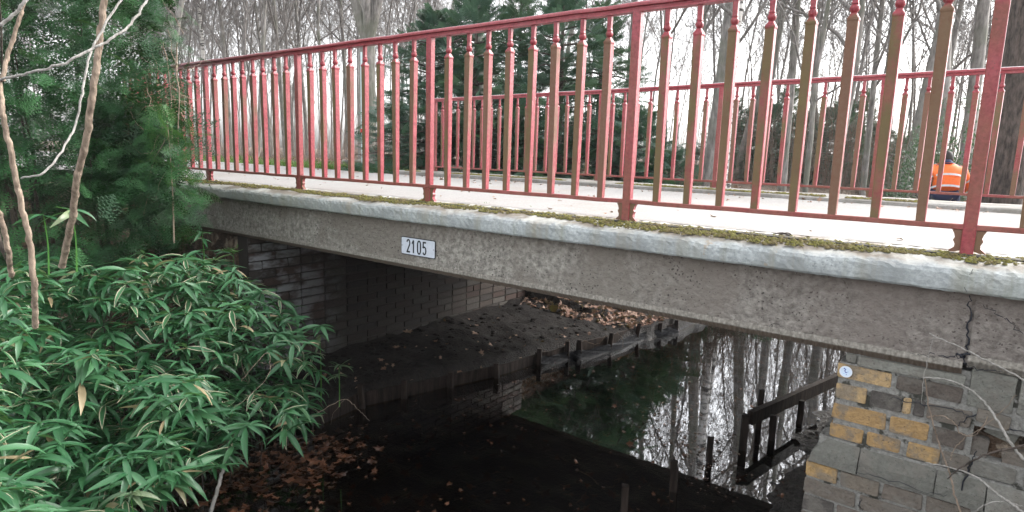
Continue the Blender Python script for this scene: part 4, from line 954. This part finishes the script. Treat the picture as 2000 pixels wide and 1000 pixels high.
# ------------------------------------------------------------ trees
def grow(rng, p, d, L, r, lev, maxlev, out, upb=.12, wig=.12, nch=(6, 4, 4, 3), lf=.5):
    n = (11, 7, 5, 4, 3)[min(lev, 4)]; P = [p]; dd = d/np.linalg.norm(d); st_ = L/(n-1)
    for k in range(n-1):
        dd = dd+rng.normal(size=3)*wig*(1 if lev else .35)+np.array([0, 0, upb if lev else .02]); dd /= np.linalg.norm(dd); P.append(P[-1]+dd*st_)
    P = np.array(P); R = r*np.linspace(1, .35 if lev else .3, n); out[lev].append((P, R))
    if lev >= maxlev: return
    c_ = nch[lev]; lo = .30 if lev == 0 else .2
    for q in range(c_):
        t_ = lo+(1-lo)*(q+rng.random())/c_; i_ = min(int(t_*(n-1)), n-2); f = t_*(n-1)-i_; pp = P[i_]*(1-f)+P[i_+1]*f; rr = R[i_]*(1-f)+R[i_+1]*f
        tg = P[i_+1]-P[i_]; tg /= np.linalg.norm(tg); a = rng.normal(size=3); a -= a@tg*tg; a /= np.linalg.norm(a); ang = rng.uniform(.45, 1.05)
        grow(rng, pp, tg*math.cos(ang)+a*math.sin(ang), L*lf*rng.uniform(.6, 1.1)*(1-.45*t_ if lev == 0 else 1), rr*rng.uniform(.4, .62), lev+1, maxlev, out, upb, wig*1.15, nch, .55)
def bare_variant(seed, H=13, r=.15, nch=(15, 6, 5, 4), wig=.12, lf=.42, fork=None, maxlev=4, mat='bark'):
    rng = np.random.default_rng(seed); out = {k: [] for k in range(6)}
    if fork:
        P = np.array([(0, 0, -.3), (0, 0, .3), (.02, 0, fork*.5), (.03, 0, fork)]); tr = [(smoothpath(P, 3), np.linspace(r*1.15, r*.95, 10))]
        for a, k in ((.1, .75), (2.1, .55), (3.6, .62), (5.1, .5)):
            grow(rng, np.array([.03, 0, fork-.15]), np.array([math.cos(a)*.33, math.sin(a)*.33, 1]), H-fork, r*k, 0, maxlev-1, out, upb=.1, nch=(11, 6, 5, 4))
        trunk = tr+out[0]
    else:
        grow(rng, np.array([0, 0, -.3]), np.array([rng.normal()*.03, rng.normal()*.03, 1]), H, r, 0, maxlev, out, nch=nch, wig=wig, lf=lf); trunk = out[0]
    kf = lambda q: 10 if q > .05 else (6 if q > .02 else (4 if q > .008 else 3))
    V, F = tubes(trunk, kf); tm_ = npmesh('trunk', V, F, M[mat], True)
    cr = [(P, np.maximum(R, .0035)) for k in range(1, 5) for P, R in out[k]]; V, F = tubes(cr, kf)
    return tm_, npmesh('crown', V, F, M['twig'], True), (V, F)
VAR = [bare_variant(1, 14, .125), bare_variant(2, 12, .085, (13, 6, 5, 3)), bare_variant(3, 16, .14, (16, 7, 5, 3)), bare_variant(4, 10, .06, (14, 5, 4, 4), lf=.36), bare_variant(5, 13, .12, (12, 7, 5, 3), wig=.17)]
FORK = bare_variant(8, 15, .22, fork=3.3)
DARKT = bare_variant(9, 15, .24, (12, 6, 4, 3), mat='bark_dark')
BIR = bare_variant(12, 13, .10, (14, 6, 5, 3), lf=.3, mat='birch')
def place_u(u, dist):
    r = ray(u, 290); h = r[:2]/np.linalg.norm(r[:2]); q = CX[:2]+h*dist; return q[0], q[1]
def tree(var, u, dist, s_=1., rz=None, lean=(0, 0), name='bare_tree', label='', cat='tree', group='bare trees of the park wood'):
    x_, y_ = place_u(u, dist); t0 = empty(name, (x_, y_, zg(x_, y_)), rz if rz is not None else rnd.uniform(0, 6.28), label, cat, group); t0.scale = (s_, s_, s_)
    t0.rotation_euler[0] = lean[0]; t0.rotation_euler[1] = lean[1]
    link('trunk', var[0], t0); link('crown', var[1], t0); return t0
tree(FORK, 716, 18, 1., .6, name='forked_tree', label='large grey tree forking into several limbs just above the near railing, left of centre', group=None)
tree(VAR[0], 940, 16, 1.05, 1.0, (0, -.09), label='grey trunk leaning slightly left above the dark conifers at the centre')
tree(DARKT, 1972, 10.2, 1., 2.0, (0, .03), name='dark_trunk_tree', label='thick dark rough-barked trunk at the right edge behind the far railing', group=None)
tree(BIR, 1408, 11.5, .9, .3, (0, .03), name='birch_tree', label='white birch trunk behind the far railing, left one of the pair', group='birches')
tree(BIR, 1438, 12.3, .8, 2.3, (0, .05), name='birch_tree', label='white birch trunk with dark flecks, right one of the pair', group='birches')
tree(BIR, 408, 30, 1.0, 1.3, name='birch_tree', label='distant white birch above the left end of the near railing', group='birches')
spots = [(1590, 12, 3, .9, 'thin straight grey trunk rising from the low evergreens right of the birches'), (1385, 14, 0, 1., 'grey trunk just left of the birch pair'), (1350, 17, 1, 1., 'slim trunk above the right part of the conifers'),
  (1480, 16, 1, 1., 'slim grey trunk just right of the birch pair'), (1535, 18, 4, 1., 'crooked grey tree between the birches and the thin straight trunk'), (1640, 15, 4, 1., 'grey tree with wide low branches right of the thin straight trunk'),
  (1700, 19, 1, 1., 'slender far trunk behind the low evergreens at right'), (1760, 15, 0, 1., 'grey trunk rising left of the pale green evergreen bush'), (1800, 21, 4, 1., 'crooked far tree above the evergreen bush'),
  (1850, 14, 1, 1., 'pale slim trunk directly above the orange worker'), (1890, 16, 0, 1.1, 'stout pale trunk left of the dark rough trunk'), (1925, 20, 2, 1., 'tall grey tree just left of the dark rough trunk'),
  (1290, 20, 4, 1., 'crooked tree showing above the conifers right of centre'), (1200, 24, 2, 1., 'tall tree behind the middle conifers'), (1080, 22, 1, 1., 'slim tree behind the left conifers'),
  (860, 22, 3, 1.1, 'thin pale tree right of the forked one'), (800, 26, 3, 1.2, 'thin far tree close right of the forked one'), (640, 23, 3, 1.2, 'crooked far tree left of the forked one'),
  (560, 27, 1, 1.1, 'tall far tree above the second near post'), (500, 24, 1, 1., 'slim far tree behind the left railing bay'), (450, 29, 1, 1.1, 'far tree beside the distant birch'), (360, 26, 3, 1.3, 'far tree rising behind the end of the near railing'), (310, 22, 1, 1.1, 'slim tree showing through the thin top of the yew'),
  (600, 33, 1, 1.2, 'thin far tree in the left wood, farther than its neighbours'), (680, 30, 1, 1.2, 'far tree just left of the forked trunk'), (530, 36, 1, 1.2, 'farthest tall tree of the left wood'),
  (1440, 24, 2, 1., 'tall far tree behind the birch pair'), (1610, 26, 2, 1., 'tall far tree behind the thin straight trunk'), (1730, 27, 0, 1.1, 'far tree in the gap at right'), (1830, 28, 2, 1., 'tall far tree behind the worker'), (2040, 15, 4, 1., 'tree whose branches enter from the right edge')]
for (u, d, k, s_, l) in spots: tree(VAR[k], u, d, s_, None, (rnd.gauss(0, .03), rnd.gauss(0, .04)), label=l)
# the far wood as one mass
rf = np.random.default_rng(77); Vs = []; Fs = []; n0 = 0; bases = []
for sd_ in (31, 32, 33):
    out = {k: [] for k in range(6)}; grow(np.random.default_rng(sd_), np.array([0, 0, 0]), np.array([0, 0, 1.]), 12, .045, 0, 3, out, nch=(15, 6, 4, 3), lf=.34)
    bases.append(tubes([(P, np.maximum(R, .007)) for k in range(4) for P, R in out[k]], lambda q: 4 if q > .03 else 3))
for k in range(275):
    u = rf.uniform(-150, 2150); 
    if k < 70: u = rf.uniform(250, 850)
    elif k < 100: u = rf.uniform(1250, 2080)
    x_, y_ = place_u(u, rf.uniform(24, 62)); V, F = bases[rf.integers(3)]; a = rf.uniform(0, 6.28); s_ = rf.uniform(.8, 1.5)
    W = V*s_; W = np.stack([W[:, 0]*math.cos(a)-W[:, 1]*math.sin(a)+x_, W[:, 0]*math.sin(a)+W[:, 1]*math.cos(a)+y_, W[:, 2]+zg(x_, y_)-.2], -1); Vs.append(W); Fs.append(F+n0); n0 += len(W)
tag(link('far_wood', npmesh('far_wood', np.concatenate(Vs), np.concatenate(Fs), M['twig'], True)), 'distant bare wood of thin trunks and twigs behind everything', 'wood', kind='stuff')

# conifers behind the far railing
CVs, CFs = spray(L=.36, n=6, w=.17, k=4, nw=.011, nl=.055)
def conifer_variant(seed, H=4.5, R0=1.5, n=1500, bare=.3):
    rng = np.random.default_rng(seed); P = []; D = []
    for q in range(n):
        t_ = rng.random()**1.2; z_ = .1+t_*(H-.15); rad = R0*(1-t_)**.75*(.75+.3*math.sin(z_*6+seed)+.2*rng.normal()); rad = max(rad, .08); a = rng.uniform(0, 6.28); rad *= (1+.25*math.sin(3*a+z_*2)); k = rng.uniform(.35, 1)**.6
        P.append((rad*k*math.cos(a), rad*k*math.sin(a), z_-.18*rad*k)); D.append((math.cos(a), math.sin(a), rng.normal()*.3+(.25 if t_ < .8 else 1.0)))
    P = np.array(P); V, F = scatter(CVs, CFs, P, frames(np.array(D), rng.normal(size=n)*.5), rng.uniform(.7, 1.2, n)*(1-.35*P[:, 2]/H))
    rn = {'rnd': np.repeat(np.clip(rng.random(n), 0, .95), len(CVs))}
    br_ = [(smoothpath([(0, 0, -.2), (0.02, 0, H*.5), (0, 0, H*.98)], 5), np.linspace(.09, .01, 11))]
    for q in range(45):
        z_ = .2+(H-.4)*rng.random(); a = rng.uniform(0, 6.28); r = R0*(1-z_/H)**.75; br_.append((np.array([(0, 0, z_), (r*.5*math.cos(a), r*.5*math.sin(a), z_+.05), (r*.95*math.cos(a), r*.95*math.sin(a), z_-.05)]), np.array([.02, .012, .004])))
    Vt, Ft = tubes(br_, lambda q: 5); return npmesh('trunk', Vt, Ft, M['bark_dark'], True), (V, F, rn)
CON = []
for sd_, H, R0, n, mt in ((1, 2.75, 1.65, 1150, 'conifer'), (2, 3.15, 1.35, 720, 'conifer_green'), (3, 2.3, 1.3, 850, 'conifer')):
    tr_, (V, F, rn) = conifer_variant(sd_, H, R0, n); CON.append((tr_, npmesh('crown', V, F, M[mt], False, rn)))
for (u, d, k, s_, l) in [(845, 11.0, 0, .95, 'dark conifer behind the scroll end of the far railing'), (925, 10.6, 0, 1.05, 'dark conifer at the left of the evergreen group'), (1010, 12.4, 1, 1.1, 'tall greener conifer behind the left of the evergreen group'), (1090, 10.8, 0, 1.1, 'dark conifer at the middle of the evergreen group'),
        (1165, 12.2, 1, 1.05, 'tallest greener conifer at the middle of the evergreen group'), (1240, 10.6, 2, 1.0, 'low dark conifer behind the middle post of the near railing'), (1310, 11.4, 2, .85, 'greener conifer at the right end of the evergreen group'),
        (1500, 24, 2, 1.15, 'low conifer right of the birch pair'), (1560, 25, 0, .9, 'small conifer in the middle of the low evergreens'), (1640, 24, 2, 1.2, 'low conifer right of the thin straight trunk'), (1715, 25, 2, 1.1, 'low conifer left of the pale evergreen bush'), (1465, 27, 2, 1.1, 'low conifer partly behind the right birch'), (1610, 27, 2, 1.2, 'farther low conifer between two nearer ones behind the thin straight trunk'), (1760, 27, 2, 1.2, 'farthest low conifer just left of the grey green bush'), (1535, 28, 1, 1.15, 'far taller conifer between the right birch and the thin straight trunk'), (1680, 28, 1, 1.1, 'far taller conifer above the low ones right of the thin straight trunk'), (1425, 26, 2, 1.2, 'low conifer seen between the birch trunks')]:
    x_, y_ = place_u(u, d); t0 = empty('conifer_tree', (x_, y_, zg(x_, y_)), rnd.uniform(0, 6.28), l, 'conifer', 'evergreen conifers behind the far railing'); t0.scale = (s_, s_, s_); link('trunk', CON[k][0], t0); link('crown', CON[k][1], t0)
# leafy evergreen bushes
def bush(u, d, R, H, n, mat, label, leaf=.06, name='evergreen_bush'):
    rng = np.random.default_rng(int(u)); x_, y_ = place_u(u, d); z0 = zg(x_, y_)
    lv = np.array([(0, 0, 0), (.5, .22, .06), (1, 0, -.05), (.5, -.22, .06)]); lF = np.array([[0, 1, 2], [0, 2, 3]])
    a = rng.uniform(0, 6.28, n); e = np.arccos(rng.uniform(-.1, 1, n)); k = rng.uniform(.55, 1, n)**.5*(1+.18*np.sin(3*a+2*e)+.12*np.sin(7*a))
    P = np.stack([R*k*np.sin(e)*np.cos(a), R*k*np.sin(e)*np.sin(a), H*k*np.cos(e)], -1); D = P/np.linalg.norm(P, axis=1)[:, None]+rng.normal(size=(n, 3))*.7
    V, F = scatter(lv, lF, P, frames(D, rng.normal(size=n)*.6), leaf*rng.uniform(.6, 1.3, n)); t0 = empty(name, (x_, y_, z0), 0, label, 'bush')
    link('foliage', npmesh('foliage', V, F, M[mat], False, {'rnd': np.repeat(rng.random(n)*.95, 4)}), t0)
    br_ = [(smoothpath([(0, 0, -.1), P[q]*.5+[0, 0, .1], P[q]], 3), np.linspace(.014, .003, 7)) for q in range(0, 40)]
    Vt, Ft = tubes(br_, lambda q: 4); link('branches', npmesh('branches', Vt, Ft, M['bark_dark']), t0)
bush(1835, 12.8, .85, 1.95, 6500, 'shrub_leaf', 'grey green evergreen bush behind the orange worker')
bush(1775, 11.2, .55, .75, 1800, 'shrub_leaf', 'small olive bush left of the orange worker', .045)
bush(1990, 12.6, .9, 1.5, 3800, 'shrub_leaf', 'evergreen bush at the right edge behind the dark trunk')
bush(1500, 13, .5, .28, 700, 'conifer', 'low creeping evergreen on the leaf litter right of the birches', .06)
bush(1575, 12.4, .6, .25, 800, 'conifer', 'flat evergreen patch below the thin straight trunk', .06)
bush(1405, 10.5, .45, .5, 900, 'shrub_leaf', 'small pale shrub at the foot of the birch pair', .04)
# brushwood
def brush(u, d, W, H, n, label, arch=True, r=.004, mat='brush', name='brush_pile'):
    rng = np.random.default_rng(int(u*3)); x_, y_ = place_u(u, d); z0 = zg(x_, y_); polys = []
    for q in range(n):
        p = np.array([rng.normal()*W*.5, rng.normal()*W*.35, 0]); a = rng.uniform(0, 6.28); l = rng.uniform(.4, 1.1)*H*1.3
        if arch: Q = [p, p+[math.cos(a)*l*.25, math.sin(a)*l*.25, l*.6*rng.uniform(.4, 1)], p+[math.cos(a)*l*.75, math.sin(a)*l*.75, l*.5*rng.uniform(0, 1)]]
        else: Q = [p, p+[math.cos(a)*l*.1, math.sin(a)*l*.1, l*.55], p+[math.cos(a)*l*.3, math.sin(a)*l*.3, l]]
        polys.append((smoothpath(Q, 4, .012, rng), np.linspace(r*rng.uniform(.6, 1.4), r*.5, 9)))
    V, F = tubes(polys, lambda q: 3); t0 = link(name, npmesh(name, V, F, M[mat], True), None, (x_, y_, z0))
    if W > 2.2: t0.name = 'undergrowth'; return tag(t0, label, 'undergrowth', kind='stuff')
    return tag(t0, label, 'brushwood', 'brushwood behind the path')
brush(1930, 11.2, 1.5, .8, 800, 'heap of arching dry brushwood right of the orange worker'); brush(1870, 11.8, 1.1, .9, 420, 'dry brushwood behind the orange worker'); brush(1770, 10.8, .8, .45, 240, 'thin dry brushwood left of the small olive bush')
brush(1345, 10.2, .9, 1.3, 260, 'dry upright shrub right of the conifers', False, .0045); brush(1440, 10.8, .8, .9, 200, 'dry twiggy shrub below the birch pair', False, .004); brush(800, 11.5, .9, .6, 160, 'dry twigs left of the dark conifers', True, .005); brush(1020, 9.2, 2.2, .3, 260, 'dark brushwood lying under the conifers behind the far railing', True, .006, 'bark_dark')
brush(560, 20, 4.5, .6, 160, 'pale dry undergrowth in the left wood', False, .004); brush(700, 17, 2.5, .8, 160, 'dry undergrowth at the foot of the forked tree', False, .004); brush(420, 19, 2.5, .7, 120, 'dry undergrowth at the far left end of the path', False, .004)
brush(620, 34, 12, 3.0, 500, 'distant undergrowth across the left wood', False, .007); brush(1660, 22, 5, 3.0, 520, 'undergrowth behind the low evergreens at right', False, .005); brush(1450, 26, 5, 3.4, 520, 'far undergrowth behind the birches', False, .005); brush(1850, 22, 5, 3.4, 520, 'far undergrowth above the evergreen bush', False, .005)
# fallen log pieces and pole
def log(u, d, L, r, rz, label):
    x_, y_ = place_u(u, d); z0 = zg(x_, y_)+r*.9; P = np.array([(-L/2, 0, 0), (-L*.2, .01, .01), (L*.2, -.01, 0), (L/2, .01, 0)]); m = MB(); V, F = tube_np(P, np.full(4, r), 7); m.addnp(V, F)
    m.F.setdefault(7, []).append(list(range(7))); m.F[7].append(list(range(21, 28))); o = m.build('fallen_log', M['bark'], None, True); o.location = (x_, y_, z0); o.rotation_euler = (0, 0, rz); return tag(o, label, 'log', 'fallen branches on the woodland floor')
log(1500, 12.4, .9, .035, .9, 'pale fallen branch on the litter right of the birches'); log(1650, 12.0, .45, .04, .5, 'short grey log below the right evergreens'); log(720, 15, 1.4, .05, .3, 'fallen branch at the foot of the forked tree')
x_, y_ = place_u(707, 12.5); t0 = empty('marker_pole', (x_, y_, zg(x_, y_)), 0, 'thin pale pole with a red mark standing behind the path, left of the conifers', 'pole')
z_ = zg(x_, y_); m = MB(); V, F = tube_np(np.array([(0, 0, -.1), (0, 0, 1.2), (.0, 0, 2.15)]), np.full(3, .018), 8); m.addnp(V, F); m.build('shaft', M['pole'], t0, True)
m = MB(); V, F = tube_np(np.array([(0, 0, .68), (0, 0, .75)]), np.full(2, .026), 8); m.addnp(V, F); m.build('red_band', M['redtape'], t0, True)

# ------------------------------------------------------------ workers
def skinned(name, pts, edges, rad, mat, parent, sub=2):
    me = bpy.data.meshes.new(name); me.from_pydata([tuple(p) for p in pts], edges, []); me.materials.append(mat)
    o = link(name, me, parent); sk = o.modifiers.new('skin', 'SKIN'); ss = o.modifiers.new('sub', 'SUBSURF'); ss.levels = sub; ss.render_levels = sub; sk.use_smooth_shade = True
    for v_, r in zip(me.skin_vertices[0].data, rad): v_.radius = (r, r) if not hasattr(r, '__len__') else r
    me.skin_vertices[0].data[0].use_root = True
    return o
def person(loc, rz, label):
    """crouching, bent forward, seen from behind; local -Y is the back"""
    t0 = empty('person', loc, rz, label, 'person')
    pel = (0, 0, .40)
    pts = [pel, (0, .06, .54), (0, .13, .74), (0, .18, .85), (0, .21, .90),          # pelvis, waist, chest, neck, head base
           (.10, .02, .38), (.19, .34, .44), (.16, .14, .10), (.16, .27, .04),          # right hip, knee, ankle, toe
           (-.10, .02, .38), (-.19, .34, .44), (-.16, .14, .10), (-.16, .27, .04),
           (.19, .15, .74), (.29, .26, .52), (.22, .46, .38), (-.19, .15, .74), (-.29, .28, .52), (-.20, .48, .36), (.21, .53, .35), (-.19, .55, .33)]
    ed = [(0, 1), (1, 2), (2, 3), (3, 4), (0, 5), (5, 6), (6, 7), (7, 8), (0, 9), (9, 10), (10, 11), (11, 12), (2, 13), (13, 14), (14, 15), (2, 16), (16, 17), (17, 18), (15, 19), (18, 20)]
    rad = [(.15, .13), (.13, .11), (.15, .12), .06, .06, .10, .07, .045, .035, .10, .07, .045, .035, .07, .05, .035, .07, .05, .035, .03, .03]
    skinned('body', pts, ed, rad, M['navy'], t0)
    # jacket over trunk and arms
    jp = [(0, .01, .40), (0, .06, .55), (0, .12, .74), (0, .16, .82), (.18, .14, .74), (.295, .25, .53), (.24, .42, .41), (-.18, .14, .74), (-.295, .27, .53), (-.22, .44, .39)]
    skinned('jacket', jp, [(0, 1), (1, 2), (2, 3), (2, 4), (4, 5), (5, 6), (2, 7), (7, 8), (8, 9)], [(.20, .175), (.185, .155), (.185, .15), .085, .095, .075, .06, .095, .075, .06], M['orange'], t0)
    # reflective bands wrapped round the back
    def band(c_, ax, rx, ry, w, name='reflective_band'):
        m = MB(); r = []
        ax = np.array(ax)/np.linalg.norm(ax); e1 = np.array([1., 0, 0]); e1 = e1-e1@ax*ax; e1 /= np.linalg.norm(e1); e2 = np.cross(ax, e1)
        for s_ in (-w/2, w/2): r.append(np.array([np.array(c_)+ax*s_+e1*rx*math.cos(t_)+e2*ry*math.sin(t_) for t_ in np.arange(20)*2*math.pi/20]))
        m.rings(r, False); m.build(name, M['reflect'], t0, True)
    band((0, .035, .47), (0, .3, .9), .203, .182, .03); band((0, .085, .63), (0, .35, .9), .200, .168, .03)
    band((.25, .21, .615), (.5, .45, -.8), .090, .090, .03); band((-.25, .215, .615), (-.5, .45, -.8), .090, .090, .03)
    # head with face, ears, hair
    def head(c_, s_=1.):
        m = MB(); r = []
        for a in np.linspace(-1.5, 1.5, 13):
            rr = math.cos(a); z_ = math.sin(a); w = .075*rr*(1-.16*(z_ < 0)*-z_); d_ = .095*rr
            ring = []
            for t_ in np.arange(20)*2*math.pi/20:
                y_ = d_*math.sin(t_); x_ = w*math.cos(t_)
                if math.sin(t_) > .95 and -.35 < z_ < .05: y_ += .018   # nose
                if math.sin(t_) > .8 and .05 < z_ < .25: y_ -= .006     # eye line
                ring.append((c_[0]+x_, c_[1]+y_, c_[2]+.115*z_))
            r.append(np.array(ring))
        m.rings(r); m.build('head', M['skin'], t0, True)
        m = MB(); r = []
        for a in np.linspace(-.35, 1.5, 9): r.append(np.array([(c_[0]+.083*math.cos(a)*math.cos(t_), c_[1]-.018+.098*math.cos(a)*math.sin(t_), c_[2]+.016+.118*math.sin(a)) for t_ in np.arange(20)*2*math.pi/20]))
        m.rings(r); m.build('hair', M['hair'], t0, True)
        for s2 in (-1, 1):
            m = MB(); V, F = tube_np(np.array([(c_[0]+s2*.072, c_[1], c_[2]-.03), (c_[0]+s2*.082, c_[1]-.01, c_[2]), (c_[0]+s2*.074, c_[1]-.005, c_[2]+.025)]), np.array([.008, .012, .008]), 6); m.addnp(V, F); m.build('ear', M['skin'], t0, True)
    head((0, .27, .90))
    for s2, wr in ((1, (.21, .50, .365)), (-1, (-.19, .52, .345))):
        w = np.array(wr); pts = [w, w+[0, .04, -.01]]; ed = [(0, 1)]; rad = [.028, .034]
        for k, dx in enumerate((-.03, -.01, .01, .03)):
            i0 = len(pts); l = (.06, .075, .07, .055)[k]; pts += [w+[dx, .07, -.012], w+[dx*1.1, .07+l*.5, -.03], w+[dx*1.1, .07+l*.8, -.06]]; ed += [(1, i0), (i0, i0+1), (i0+1, i0+2)]; rad += [.011, .009, .008]
        i0 = len(pts); pts += [w+[-s2*.04, .04, -.02], w+[-s2*.055, .07, -.04]]; ed += [(1, i0), (i0, i0+1)]; rad += [.012, .010]
        skinned('hand', pts, ed, rad, M['skin'], t0, 1)
    for s2 in (-1, 1):
        m = MB(); r = []
        for y_, w, h_ in ((.10, .04, .09), (.16, .045, .08), (.25, .045, .055), (.33, .03, .035)): r.append(np.array([(s2*.16-w, y_, .0), (s2*.16+w, y_, .0), (s2*.16+w*.8, y_, h_), (s2*.16-w*.8, y_, h_)]))
        m.rings(r); m.build('boot', M['boot'], t0)
    return t0
x_, y_ = place_u(1860, 11.3); z_ = zg(x_, y_); person((x_, y_, -.47), .25, 'crouching worker in an orange high-visibility jacket, back turned, behind the far railing')
x_, y_ = place_u(2010, 11.0); person((x_, y_, -.50), 1.1, 'second worker in orange at the right edge, half hidden by brushwood')

# ------------------------------------------------------------ haze
m = MB(); m.box((-90, -14, -3.2), (60, 90, 32)); t = NT('haze_air'); t.t.nodes.remove(t.b)
pv = t.n('VolumePrincipled', i_Color=(.93, .95, 1, 1), i_Density=.0009, i_Anisotropy=.3); t.t.links.new(pv.outputs[0], t.out.inputs['Volume'])
tag(m.build('haze', t.m), 'thin pale haze in the winter air', 'haze', kind='stuff')
